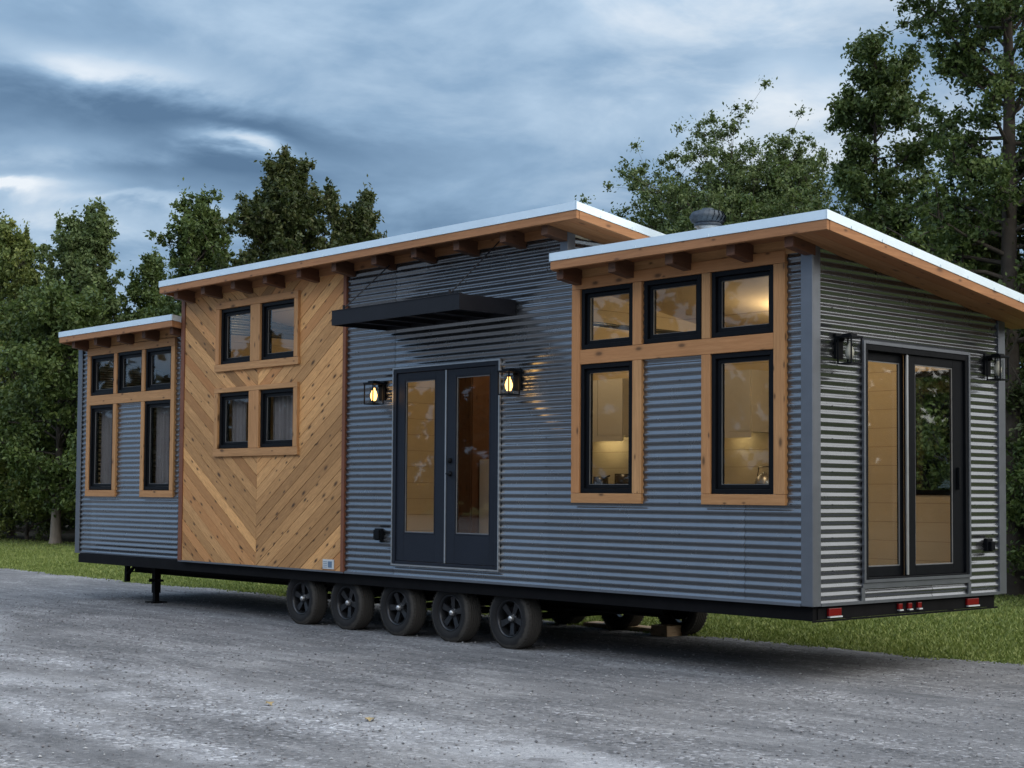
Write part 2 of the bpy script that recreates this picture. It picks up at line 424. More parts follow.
# window layouts: (x0,x1,z0,z1) black frame outlines measured on the wall faces
YL = .17
WIN_L = [(-12.855, -12.155, 2.238, 2.81), (-12.06, -11.355, 2.238, 2.81), (-11.27, -10.565, 2.238, 2.81),
         (-12.86, -12.165, .90, 2.10), (-11.28, -10.57, .90, 2.10)]
WIN_R = [(-2.66, -1.985, 2.238, 2.81), (-1.855, -1.175, 2.238, 2.81), (-1.055, -.37, 2.238, 2.81),
         (-2.665, -1.985, .893, 2.10), (-1.055, -.37, .893, 2.10)]
WIN_M = [(-9.07, -8.36, 2.455, 3.15), (-8.15, -7.42, 2.455, 3.15), (-9.08, -8.375, 1.415, 2.105), (-8.15, -7.42, 1.415, 2.105)]
DOOR = (-5.535, -3.828, .13, 2.21)
SLID = (.70, 2.27, .16, 2.17)
XM0, XM1, XR = -9.96, -6.46, -2.87           # left edge of boards, right edge of boards, right end of the tall middle

# --- walls
BACKW = (-1.0, -.36, .90, 2.10)
mb = MB(); corr(mb, 'y', YL, -13.25, XM0, 0.0, 2.99, WIN_L)
mb.build('wall', M['siding'], house)
mb = MB(); corr(mb, 'y', 0, XM1+.045, XR, 0.0, 3.45, [DOOR]); mb.build('wall', M['siding'], house)
mb = MB(); corr(mb, 'y', 0, XR, -.02, 0.0, 3.0, WIN_R); mb.build('wall', M['siding'], house)
mb = MB(); corr(mb, 'x', 0, .04, HD-.02, 0.0, 2.95, [SLID, (SLID[0]-.0, SLID[1], 0, .16)], 1, lambda z: (2.948-z)/K)
mb.build('wall', M['siding'], house)['label'] = 'corrugated end wall around the sliding door'
mb = MB(); corr(mb, 'x', -.004, SLID[0]+.0, SLID[1], 0.0, .105, [], 1); mb.build('wall', M['siding'], house)
mb = MB(); corr(mb, 'x', XR, .04, HD, 2.5, 3.45, [], 1, lambda z: (3.43-z)/K); mb.build('wall', M['siding'], house)
mb = MB(); corr(mb, 'x', -13.25, YL, HD, 0.0, 2.97, [], -1, lambda z: (2.96-z)/K)
corr(mb, 'y', HD, -13.25, 0, 0, 2.53, [BACKW], 1); corr(mb, 'y', HD-.005, XM0, XR, 2.5, 2.95, [], 1)
corr(mb, 'x', XM0-.004, YL, HD, 2.5, 3.45, [], -1, lambda z: (3.43-z)/K)
mb.build('wall', M['siding'], house)

# --- chevron cedar boards
def clip(poly, a, b, c):                      # keep a*x+b*z<=c
    res = []
    for i in range(len(poly)):
        p, q = poly[i], poly[(i+1) % len(poly)]
        dp, dq = a*p[0]+b*p[1]-c, a*q[0]+b*q[1]-c
        if dp <= 0: res.append(p)
        if dp*dq < 0:
            t = dp/(dp-dq); res.append((p[0]+(q[0]-p[0])*t, p[1]+(q[1]-p[1])*t))
    return res
def subtract(poly, r):
    """convex polygon minus a rectangle (x0,x1,z0,z1) -> list of convex pieces"""
    x0, x1, z0, z1 = r; res = []; rest = poly
    for (a, b, c) in ((1, 0, x0), (-1, 0, -x1), (0, 1, z0), (0, -1, -z1)):
        piece = clip(rest, a, b, c)
        if len(piece) > 2 and area(piece) > 1e-5: res.append(piece)
        rest = clip(rest, -a, -b, -c)
        if len(rest) < 3 or area(rest) < 1e-5: break
    return res
def area(p): return abs(sum(p[i][0]*p[(i+1) % len(p)][1]-p[(i+1) % len(p)][0]*p[i][1] for i in range(len(p))))/2
mb = MB(); XC = (XM0+XM1)/2-.01; ang = math.atan(.665); bw = .128
for side in (-1, 1):
    dx, dz = side*cos(ang), sin(ang)          # grain direction
    nx, nz = -side*sin(ang), cos(ang)         # across
    x0, x1 = (XM0, XC-.0015) if side < 0 else (XC+.0015, XM1)
    for k in range(-14, 40):
        lo, hi = k*bw, (k+1)*bw
        o = XC*nx
        poly = [(x0, .0), (x1, .0), (x1, 3.46), (x0, 3.46)]
        poly = clip(poly, -nx, -nz, -(lo+o)-.003); 
        if len(poly) < 3: continue
        poly = clip(poly, nx, nz, hi+o-.003)
        if len(poly) < 3: continue
        yb = -.012-random.uniform(0, .004)
        ou = random.uniform(0, 90)
        # butt joints: a long board is laid in pieces of different tone
        us = [p[0]*dx+p[1]*dz for p in poly]; cutu = min(us)+random.uniform(.35, .75)*(max(us)-min(us))
        halves = [(clip(poly, dx, dz, cutu-.001), random.random()), (clip(poly, -dx, -dz, -cutu-.001), random.random())] if max(us)-min(us) > 2.3 else [(poly, random.random())]
        pieces = []
        for hp, tn in halves:
            ps = [hp] if len(hp) > 2 else []
            for wr in WIN_M:
                ps = [q for p in ps for q in subtract(p, wr)]
            pieces += [(p, tn) for p in ps]
        for poly, tn in pieces:
          n = len(poly)
          vs = [(p[0], yb, B+p[1]) for p in poly]+[(p[0], .02, B+p[1]) for p in poly]
          fs = [tuple(range(n))]+[(i, i+n, (i+1) % n+n, (i+1) % n) for i in range(n)]
          def uvp(v): x, z = v[0], v[2]-B; return (x*dx+z*dz+ou, x*nx+z*nz+ou*.7)
          mb.add(vs, fs, [[uvp(vs[i]) for i in f] for f in fs], tn)
mb.build('wood_panel', M['panel_wood'], house)
mb = MB(); bx_ = sorted({XM0-.02, XM1+.02} | {v for o in WIN_M for v in o[:2]}); bz_ = sorted({0, 3.45} | {v for o in WIN_M for v in o[2:]})
for a, b in zip(bx_[:-1], bx_[1:]):
    for c, d in zip(bz_[:-1], bz_[1:]):
        if not any(o[0] < (a+b)/2 < o[1] and o[2] < (c+d)/2 < o[3] for o in WIN_M): mb.box(a, b, .03, .05, B+c, B+d)
mb.build('backing_board', M['edge_wood'], house)
for x0, x1 in ((XM0-.075, XM0+.012), (XM1-.012, XM1+.045)):
    mb = MB(); mb.box(x0, x1, -.028, .16 if x0 < -9 else .03, B, B+3.42); mb.build('corner_board', M['edge_wood'], house, .003)

# --- metal corner trims
def ctrim(x0, x1, y0, y1, z1, name='corner_trim', m='trim_metal'):
    mb = MB(); mb.box(x0, x1, y0, y1, B-.012, B+z1, .5); return mb.build(name, M[m], house, .004)
ctrim(-.10, .018, -.018, -.004, 2.93)
mb = MB(); mb.slope_box(.004, .018, -.004, .092, B-.012-.0, B+2.94, 0); mb.build('corner_trim', M['trim_metal'], house, .003)
ctrim(-.012, .018, 2.80, 2.915, 2.53)
ctrim(-13.268, -13.14, YL-.018, YL-.004, 2.93); ctrim(-13.268, -13.254, YL-.004, YL+.1, 2.93)
mb = MB(); mb.box(XR-.09, XR+.016, -.018, -.004, B+2.95, B+3.40, .5); mb.build('corner_trim', M['trim_metal'], house, .003)
mb = MB(); mb.box(XR+.003, XR+.016, -.004, .085, B+2.95, B+3.40); mb.build('corner_trim', M['trim_metal'], house, .003)
# sill strips at the foot of the walls
mb = MB(); mb.box(-13.13, XM0-.08, YL-.02, YL-.006, B-.014, B+.012); mb.box(XM0-.07, XM1+.04, -.026, -.014, B-.014, B+.006)
mb.box(XM1+.05, -.105, -.019, -.006, B-.014, B+.010)
mb.box(.006, .02, .095, SLID[0]-.03, B-.014, B+.012); mb.box(.006, .02, SLID[0]-.028, SLID[1]+.03, B-.014, B+.010); mb.box(.006, .02, SLID[1]+.032, 2.798, B-.014, B+.012)
mb.build('base_flashing', M['trim_metal'], house)

# --- cedar surrounds
def surround(boxes, y, name='window_surround'):
    """each set of boards round a window group is one part"""
    mb = MB()
    for (x0, x1, z0, z1) in boxes: mb.box(x0, x1, y-.034-random.uniform(0, .002), y+.02, B+z0, B+z1, random.uniform(.35, .75))
    return mb.build(name, M['frame_wood'], house, .004)
def big_surround(xs, y):
    a0, a1, b0, b1, c0, c1, d0, d1 = xs       # four uprights
    g = .0015
    surround([(a0, a1, .893+g, 2.81-g), (d0, d1, .893+g, 2.81-g), (a0, d1, 2.81, 2.915),
              (a1+g, d0-g, 2.10, 2.236),
              (b0, b1, .893+g, 2.10-g), (c0, c1, .893+g, 2.10-g), (b0+.003, b1-.003, 2.236+g, 2.81-g), (c0+.003, c1-.003, 2.236+g, 2.81-g),
              (a0, b1, .803, .893), (c0, d1, .803, .893)], y)
big_surround((-2.775, -2.665, -1.985, -1.870, -1.160, -1.058, -.370, -.250), 0)
big_surround((-12.955, -12.86, -12.16, -12.065, -11.365, -11.275, -10.57, -10.477), YL)
y = -.014
surround([(-9.157, -9.072, 2.462, 3.15), (-8.358, -8.15, 2.462, 3.15), (-7.42, -7.34, 2.462, 3.15), (-9.157, -7.34, 3.152, 3.235), (-9.175, -7.325, 2.372, 2.46)], y)
surround([(-9.165, -9.082, 1.412, 2.105), (-8.373, -8.152, 1.412, 2.105), (-7.42, -7.335, 1.412, 2.105), (-9.165, -7.335, 2.107, 2.165), (-9.18, -7.32, 1.317, 1.41)], y)

# --- windows
def ring(mb, x0, x1, z0, z1, w, y0, y1, plane='y'):
    bx = [(x0, x0+w, z0, z1), (x1-w, x1, z0, z1), (x0+w, x1-w, z0, z0+w), (x0+w, x1-w, z1-w, z1)]
    for (a, b, c, d) in bx:
        if plane == 'y': mb.box(a, b, y0, y1, B+c, B+d, .5)
        else: mb.box(y0, y1, a, b, B+c, B+d, .5)
def window(r, y, label=None, curtain=0):
    x0, x1, z0, z1 = r; x0 += .002; x1 -= .002; z0 += .002; z1 -= .002
    mb = MB(); ring(mb, x0, x1, z0, z1, .042, y-.020, y+.10)
    ring(mb, x0+.044, x1-.044, z0+.044, z1-.044, .036, y+.006, y+.06)
    w = mb.build('window', M['black'], house, .003)
    i = .078
    mb = MB(); mb.box(x0+i, x1-i, y+.030, y+.034, B+z0+i, B+z1-i); mb.build('pane', M['glass'], w)
    mb = MB(); ring(mb, x0+i-.004, x1-i+.004, z0+i-.004, z1-i+.004, .010, y+.018, y+.028); mb.build('glazing_bead', M['seal'], w)
    if curtain:
        vs = []; n = 60; xa, xb = x0+.05, x0+.05+(x1-x0-.1)*curtain
        for k in range(n+1):
            t = k/n; xx = xa+(xb-xa)*t; yy = y+.13+.018*sin(t*curtain*46)+.006*sin(t*31)
            vs += [(xx, yy, B+z0+.03), (xx, yy, B+z1-.03)]
        mb = MB(); mb.add(vs, [(2*k, 2*k+2, 2*k+3, 2*k+1) for k in range(n)], None, .5, True); mb.build('curtain', M['curtain'], w)
    return w
for i, r in enumerate(WIN_L): window(r, YL, curtain=1 if i > 2 else 0)
for i, r in enumerate(WIN_M): window(r, 0, curtain=(0, 0, .55, 1)[i])
for r in WIN_R: window(r, 0)

mb = MB(); ring(mb, *BACKW, .05, 2.79, 2.905); bwf = mb.build('window', M['black'], house)
mb = MB(); mb.box(BACKW[0]+.05, BACKW[1]-.05, 2.85, 2.854, B+BACKW[2]+.05, B+BACKW[3]-.05); mb.build('pane', M['glass'], bwf)
# --- french doors
x0, x1, z0, z1 = DOOR
mb = MB(); w = .045
mb.box(x0, x0+w, -.022, .10, B+z0, B+z1, .5); mb.box(x1-w, x1, -.022, .10, B+z0, B+z1, .5); mb.box(x0+w, x1-w, -.022, .10, B+z1-w, B+z1, .5)
mb.box(x0+w, x1-w, -.018, .10, B+z0, B+z0+.03, .5)
df = mb.build('door_frame', M['door_paint'], house, .003)
mb = MB(); ring(mb, x0-.018, x1+.018, z0-.018, z1+.016, .016, -.026, -.004); mb.build('door_trim', M['door_trim'], house)
XMID = -4.66
def leaf(xa, xb, ga, gb, gz0, gz1, lab):
    mb = MB(); za, zb = z0+.034, z1-.049
    mb.box(xa, ga, -.006, .038, B+za, B+zb, .5); mb.box(gb, xb, -.006, .038, B+za, B+zb, .5)
    mb.box(ga, gb, -.006, .038, B+za, B+gz0, .5); mb.box(ga, gb, -.006, .038, B+gz1, B+zb, .5)
    ring(mb, ga, gb, gz0, gz1, .012, -.010, .03)
    d = mb.build('door', M['door_paint'], house, .003); d['label'] = lab
    mb = MB(); mb.box(ga+.012, gb-.012, .012, .016, B+gz0+.012, B+gz1-.012); mb.build('pane', M['glass'], d)
    mb = MB(); ring(mb, ga+.013, gb-.013, gz0+.013, gz1-.013, .010, .002, .010); mb.build('glazing_bead', M['seal'], d)
    return d
dl = leaf(x0+w+.004, XMID-.006, -5.362, -4.838, .455, 2.085, 'french door leaf beside the chevron boards')
dr = leaf(XMID+.006, x1-w-.004, -4.515, -3.968, .46, 2.09, 'french door leaf with the lever handle')
mb = MB(); mb.box(XMID-.012, XMID+.008, -.014, -.007, B+z0+.035, B+z1-.05, .5); mb.build('astragal', M['door_trim'], dl)
mb = MB(); mb.lathe([(0, -.03), (.024, -.03), (.028, -.018), (.028, -.004)], (-4.588, -.004, B+1.22), n=20); mb.build('deadbolt', M['black'], dr)
mb = MB(); mb.lathe([(0, -.02), (.026, -.02), (.028, -.004)], (-4.588, -.004, B+1.085), n=20)
mb.tube([(-4.588, -.02, B+1.085), (-4.588, -.06, B+1.085), (-4.50, -.065, B+1.083)], .010, 8); mb.build('handle', M['black'], dr)

# --- sliding end door
y0, y1, z0, z1 = SLID
mb = MB(); w = .04
def xb(mb, x0_, x1_, a, b, c, d): mb.box(x0_, x1_, a, b, B+c, B+d, .5)
xb(mb, -.10, .022, y0, y0+w, z0, z1); xb(mb, -.10, .022, y1-w, y1, z0, z1); xb(mb, -.10, .022, y0+w, y1-w, z1-.05, z1); xb(mb, -.10, .026, y0+w, y1-w, z0, z0+.04)
mb.build('door_frame', M['black'], house, .003)
mb = MB(); ring(mb, y0-.03, y1+.03, z0-.0, z1+.028, .026, .006, .030, 'x'); mb.build('door_trim', M['trim_metal'], house)
def slider(ya, yb, xo, stiles, lab):
    mb = MB(); za, zb = z0+.042, z1-.052; s0, s1 = stiles; rt, rb = .075, .085
    xb(mb, xo-.035, xo, ya, ya+s0, za, zb); xb(mb, xo-.035, xo, yb-s1, yb, za, zb)
    xb(mb, xo-.035, xo, ya+s0, yb-s1, za, za+rb); xb(mb, xo-.035, xo, ya+s0, yb-s1, zb-rt, zb)
    d = mb.build('sliding_door', M['black'], house, .003); d['label'] = lab
    mb = MB(); xb(mb, xo-.020, xo-.016, ya+s0, yb-s1, za+rb, zb-rt); mb.build('pane', M['glass'], d)
    mb = MB(); ring(mb, ya+s0, yb-s1, za+rb, zb-rt, .010, xo-.014, xo-.006, 'x'); mb.build('glazing_bead', M['seal'], d)
    return d
slider(y0+.042, 1.355, -.045, (.03, .055), 'sliding door leaf nearer the front corner')
sl = slider(1.345, y1-.042, -.004, (.125, .165), 'outer sliding door leaf beyond the pale astragal')
mb = MB(); xb(mb, -.002, .012, 1.318, 1.345, z0+.05, z1-.055); mb.build('astragal', M['door_trim'], sl)
mb = MB(); xb(mb, 0, .03, 2.11, 2.135, .95, 1.15); mb.build('handle', M['black'], sl, .004)
mb = MB(); mb.box(-.006, .016, SLID[0]-.028, SLID[1]+.028, B+.108, B+.158, .5); mb.build('threshold', M['trim_metal'], house, .003)
mb = MB(); mb.box(.005, .016, SLID[0]-.05, SLID[0]-.002, B+.0, B+.12, .5); mb.build('panel_edge_trim', M['trim_metal'], house); mb = MB(); mb.box(.005, .016, SLID[1]+.002, SLID[1]+.045, B+.0, B+.12, .5); mb.build('panel_edge_trim', M['trim_metal'], house)

# --- roofs
def roof(x0, x1, yf, ztop, tails, xr_over, wall_x1, kind, wy=0.0, ztk=.075, back=HD+.32, left_over=0):
    zt = ztop+K*yf                              # value at y = 0 of the top surface
    r = MB(); r.slope_box(x0+.004, x1-.004, yf+.004, back, B+zt-.062, B+zt-.002, K, .5); R = r.build('roof', M['roof_metal'], house)
    # metal edge flashing: front, two rakes
    mb = MB()
    mb.slope_box(x0, x1, yf-.012, yf+.003, B+zt-.073, B+zt+.002, K, .5)
    mb.slope_box(x1-.003, x1+.010, yf-.012, back, B+zt-.073, B+zt+.002, K, .5)
    mb.slope_box(x0-.010, x0+.003, yf-.012, back, B+zt-.073, B+zt+.002, K, .5)
    # little clips / screws along the drip edge
    xx = x0+.25
    while xx < x1: mb.slope_box(xx, xx+.012, yf-.017, yf-.012, B+zt-.075, B+zt-.05, K, .5); xx += .42
    yy = yf+.3
    while yy < back-.1: mb.slope_box(x1+.010, x1+.015, yy, yy+.012, B+zt-.075, B+zt-.05, K, .5); yy += .42
    mb.build('metal_edge', M['roof_metal'], R)
    # cedar fascia
    mb = MB(); mb.slope_box(x0, x1+.0, yf-.004, yf+.030, B+zt-.152, B+zt-.0735, K, .55); mb.build('fascia', M['fascia_wood'], R, .003)
    mb = MB(); mb.slope_box(x1-.036, x1+.004, yf+.032, back, B+zt-.152, B+zt-.0735, K, .75, axis=1); mb.build('fascia', M['fascia_wood'], R, .003)
    mb = MB(); mb.slope_box(x0-.002, x0+.034, yf+.032, back, B+zt-.152, B+zt-.0735, K, .5, axis=1); mb.build('fascia', M['fascia_wood'], R, .003)
    # roof deck boards seen from below
    mb = MB(); yy = yf+.032; 
    while yy < back-.03:
        mb.slope_box(x0+.036, x1-.038, yy, min(yy+.138, back-.03), B+zt-.082, B+zt-.064, K, random.uniform(.2, .8), axis=0); yy += .14
    mb.build('soffit', M['soffit_wood'], R)
    # boarded soffit under the rake
    if xr_over:
        mb = MB(); xa = wall_x1+.02; n = 3; wd = (x1-.04-xa)/n
        for k in range(n): mb.slope_box(xa+k*wd+.0015, xa+(k+1)*wd-.0015, yf+.032, back-.03, B+zt-.150+.012, B+zt-.150+.030, K, random.uniform(.3, .7), axis=1)
        mb.build('rake_soffit', M['fascia_wood'], R)
    for tx in tails:
        mb = MB(); mb.slope_box(tx-.045, tx+.045, yf+.075, wy+.02, B+zt-.225, B+zt-.083, K, random.uniform(.3, .8), axis=1)
        mb.build('rafter', M['rafter_wood'], R, .004)
    # frieze board on the wall between the rafters
    mb = MB(); mb.box(max(x0, x0)+.0, wall_x1, wy-.026, wy-.002, B+zt-K*wy-.19+(0 if kind != 'M' else .03), B+zt-K*wy-.075, .55)
    mb.build('frieze', M['frame_wood'] if kind != 'M' else M['fascia_wood'], R, .003)
    return R
roof(-13.26, -10.05, YL-.32, 3.158, [-12.975, -12.303, -11.634, -10.941, -10.203], 0, -10.05, 'L', wy=YL)
roof(-10.03, -2.39, -.35, 3.563, [-9.757, -9.099, -8.404, -7.703, -7.0, -6.316, -5.581, -4.892, -4.204, -3.499, -2.905], .5, XR, 'M')
roof(-2.735, .415, -.35, 3.12, [-2.69, -2.014, -1.323, -.63, -.02], .4, -.10, 'R')

# --- awning over the doors
ax0, ax1, ay, az0, az1 = -5.683, -3.59, -.740, 2.640, 2.792
mb = MB(); t = .008
mb.box(ax0, ax1, ay, ay+t, B+az0, B+az1, .5); mb.box(ax0, ax0+t, ay+t, -.012, B+az0, B+az1, .5); mb.box(ax1-t, ax1, ay+t, -.012, B+az0, B+az1, .5)
mb.box(ax0+t, ax1-t, -.024, -.012, B+az0, B+az1, .5); mb.box(ax0+t, ax1-t, ay+t, -.024, B+az0+.045, B+az0+.06, .5)
for (a, b, c, d) in ((ax0-.004, ax1+.004, ay-.006, ay+.04),): mb.box(a, b, c, d, B+az1, B+az1+.006, .5)
for k in range(1, 5):
    xk = ax0+(ax1-ax0)*k/5; mb.box(xk-.012, xk+.012, ay+t, -.024, B+az0+.005, B+az0+.044, .5)
aw = mb.build('awning', M['awning'], house)
for (xa_, yb_, zb_) in ((-5.53, -.10, 3.33), (-3.79, -.05, 3.40)):
    mb = MB(); mb.tube([(xa_, ay+.045, B+az1+.02), (xa_, yb_, B+zb_)], .0065, 6); mb.tube([(xa_, ay+.045, B+az1+.004), (xa_, ay+.045, B+az1+.055)], .013, 8)
    mb.build('tie_rod', M['awning'], aw)

# --- wall lanterns (copied)
def lantern(cx, z0, z1, lit, label):
    """built against the plane y=0, centre x = cx"""
    d0, d1, hw = -.205, -.055, .082
    mb = MB(); mb.box(cx-.055, cx+.055, -.028, -.006, B+z0+.05, B+z1+.02, .5)
    mb.box(cx-.012, cx+.012, -.07, -.028, B+z1-.045, B+z1-.02, .5)
    mb.box(cx-hw-.006, cx+hw+.006, d0-.006, d1+.006, B+z1-.022, B+z1-.004, .5); mb.box(cx-.05, cx+.05, d0+.03, d1-.03, B+z1-.004, B+z1+.016, .5)
    mb.box(cx-hw, cx+hw, d0, d1, B+z0, B+z0+.012, .5)
    for sx in (-1, 1):
        for yy in (d0, d1-.012):
            xx = cx+sx*(hw-.006); mb.box(xx-.006, xx+.006, yy, yy+.012, B+z0+.012, B+z1-.022, .5)
    o = mb.build('wall_lantern', M['black'], house, .002); o['label'] = label
    yc = (d0+d1)/2
    mb = MB(); mb.lathe([(.052, 0), (.052, z1-z0-.06)], (cx, yc, B+z0+.014), 'z', 24); mb.build('lantern_glass', M['lamp_glass'], o)
    mb = MB(); h = B+z0+.09; mb.lathe([(.001, -.05), (.022, -.045), (.036, -.01), (.038, .015), (.026, .055), (.014, .075), (.014, .09)], (cx, yc, h), 'z', 16)
    mb.build('bulb', M['bulb_on'] if lit else M['bulb_off'], o)
    if lit:
        l = bpy.data.lights.new('lantern_light', 'POINT'); l.energy = .22; l.color = (1, .6, .26); l.shadow_soft_size = .1
        lo = bpy.data.objects.new('lantern_light', l); col.objects.link(lo); lo.parent = o
        lo.location = (cx-ORG[o][0], yc-.0-ORG[o][1], h+.02-ORG[o][2])
    return o
lantern(-5.745, 1.835, 2.075, True, 'lit black wall lantern at the chevron board side of the french doors')
lantern(-3.555, 1.845, 2.09, True, 'lit black wall lantern at the cedar window side of the french doors')
def end_lantern(cy, z0, z1, label):
    hw = .075; d0, d1 = .055, .20
    mb = MB(); mb.box(.006, .028, cy-.05, cy+.05, B+z0+.05, B+z1+.02, .5)
    mb.box(.028, .07, cy-.012, cy+.012, B+z1-.045, B+z1-.02, .5)
    mb.box(d0-.006, d1+.006, cy-hw-.006, cy+hw+.006, B+z1-.022, B+z1-.004, .5); mb.box(d0+.03, d1-.03, cy-.045, cy+.045, B+z1-.004, B+z1+.014, .5)
    mb.box(d0, d1, cy-hw, cy+hw, B+z0, B+z0+.012, .5)
    for sy in (-1, 1):
        for xx in (d0, d1-.012):
            yy = cy+sy*(hw-.006); mb.box(xx, xx+.012, yy-.006, yy+.006, B+z0+.012, B+z1-.022, .5)
    o = mb.build('wall_lantern', M['black'], house, .002); o['label'] = label
    xc = (d0+d1)/2
    mb = MB(); mb.lathe([(.050, 0), (.050, z1-z0-.06)], (xc, cy, B+z0+.014), 'z', 24); mb.build('lantern_glass', M['lamp_glass'], o)
    mb = MB(); mb.lathe([(.001, -.05), (.022, -.045), (.036, -.01), (.038, .015), (.026, .055), (.014, .075), (.014, .09)], (xc, cy, B+z0+.09), 'z', 16)
    mb.build('bulb', M['bulb_off'], o)
end_lantern(.335, 1.965, 2.205, 'unlit wall lantern on the end wall near the front corner')
end_lantern(2.60, 1.955, 2.185, 'unlit wall lantern on the end wall near the back corner')

# --- outlets, label plate, flue
mb = MB(); mb.box(-5.815, -5.70, -.05, -.006, B+.37, B+.50, .5); mb.box(-5.805, -5.71, -.075, -.05, B+.385, B+.485, .5); mb.build('outlet_box', M['black'], house, .006)
mb = MB(); mb.box(.006, .05, 2.535, 2.63, B+.385, B+.505, .5); mb.box(.05, .085, 2.55, 2.615, B+.40, B+.48, .5); mb.build('outlet_box', M['black'], house, .006)
mb = MB(); mb.box(-6.815, -6.60, -.024, -.0165, B+.022, B+.13, .5); lp = mb.build('label_plate', M['label'], house, .002)
mb = MB(); mb.box(-6.71, -6.635, -.0265, -.0242, B+.04, B+.11, .5)
for k in range(4): mb.box(-6.80, -6.73, -.0262, -.0242, B+.04+k*.02, B+.046+k*.02, .5)
mb.build('label_print', M['label_blue'], lp)
fx_, fy_ = -1.985, 1.0
mb = MB(); mb.lathe([(.16, 0), (.115, .06), (.11, .12), (.105, .56), (.13, .57)], (fx_, fy_, B+2.87), 'z', 24)
fl = mb.build('roof_flue', M['flue'], house)
mb = MB()
for k in range(20):
    t = 2*pi*k/20; a, b = t, t+.32
    vs = []
    for (r, h) in ((.10, .0), (.16, .03), (.178, .075), (.15, .12), (.05, .15)):
        vs += [(fx_+r*cos(a+h*2), fy_+r*sin(a+h*2), B+3.46+h), (fx_+r*.93*cos(b+h*2), fy_+r*.93*sin(b+h*2), B+3.46+h)]
    mb.add(vs, [(2*i, 2*i+1, 2*i+3, 2*i+2) for i in range(4)], None, .5, True)
mb.lathe([(.0, .16), (.055, .157), (.06, .145)], (fx_, fy_, B+3.46), 'z', 20); mb.lathe([(.12, -.02), (.135, .0), (.12, .02)], (fx_, fy_, B+3.46), 'z', 20)
mb.build('turbine_cap', M['turbine'], fl)

# --- chassis
mb = MB()
mb.box(-12.93, -.03, .045, .10, B-.133, B-.014, .5); mb.box(-12.93, -.03, 2.72, 2.775, B-.133, B-.014, .5)
mb.box(-.075, -.02, .10, 2.72, B-.125, B-.014, .5); mb.box(-12.93, -12.88, .10, 2.72, B-.11, B-.014, .5)
for yy in (.62, 2.16):
    mb.box(-12.35, -2.2, yy, yy+.012, B-.25, B-.02, .5); mb.box(-12.35, -2.2, yy-.05, yy+.062, B-.262, B-.25, .5)
    mb.box(-2.2, -.075, yy, yy+.012, B-.14, B-.02, .5)
for k in range(22): xk = -12.6+k*.58; mb.box(xk, xk+.05, .10, 2.72, B-.115, B-.03, .5)
mb.box(-.018, -.008, .02, 2.80, B-.142, B-.126, .5)
mb.build('chassis', M['chassis'], house, .002)
mb = MB(); mb.box(-12.92, -.02, .06, 2.76, B-.028, B-.003, .5); mb.build('underfloor', M['chassis'], house)
mb = MB(); mb.box(-12.42, -12.36, .5, .56, B-.40, B-.15, .5); mb.hexa([(-12.36, .5, B-.30), (-12.18, .5, B-.17), (-12.36, .56, B-.30), (-12.18, .56, B-.17), (-12.36, .5, B-.27), (-12.15, .5, B-.16), (-12.36, .56, B-.27), (-12.15, .56, B-.16)], .5)
mb.build('hanger_bracket', M['chassis'], house)
mb = MB(); jx, jy = -11.62, .56
mb.box(jx-.045, jx+.045, jy-.045, jy+.045, B-.52, B-.15, .5); mb.box(jx-.033, jx+.033, jy-.033, jy+.033, .02, B-.50, .5); mb.box(jx-.11, jx+.11, jy-.11, jy+.11, 0, .022, .5)
mb.box(jx-.17, jx+.17, jy-.02, jy+.02, B-.36, B-.33, .5); mb.tube([(jx+.02, jy-.05, B-.35), (jx+.02, jy-.12, B-.35)], .018, 8)
mb.build('landing_jack', M['chassis'], house)
# tail lights
def redbox(y0_, y1_, z0_, z1_, name, lab):
    mb = MB(); mb.box(-.019, .006, y0_, y1_, B+z0_, B+z1_, .5); o = mb.build(name, M['red'], house, .004); o['label'] = lab
    mb = MB(); mb.box(-.019, .010, y0_+.012, y1_+.008, B+z0_-.012, B+z0_-.001, .5); mb.build('clear_lens', M['label'], o)
redbox(.215, .385, -.098, -.034, 'tail_light', 'red tail light near the front corner')
redbox(2.27, 2.46, -.095, -.035, 'tail_light', 'red tail light near the back corner')
for yy in (1.20, 1.345, 1.49): redbox(yy, yy+.055, -.085, -.035, 'marker_light', 'small red marker light')

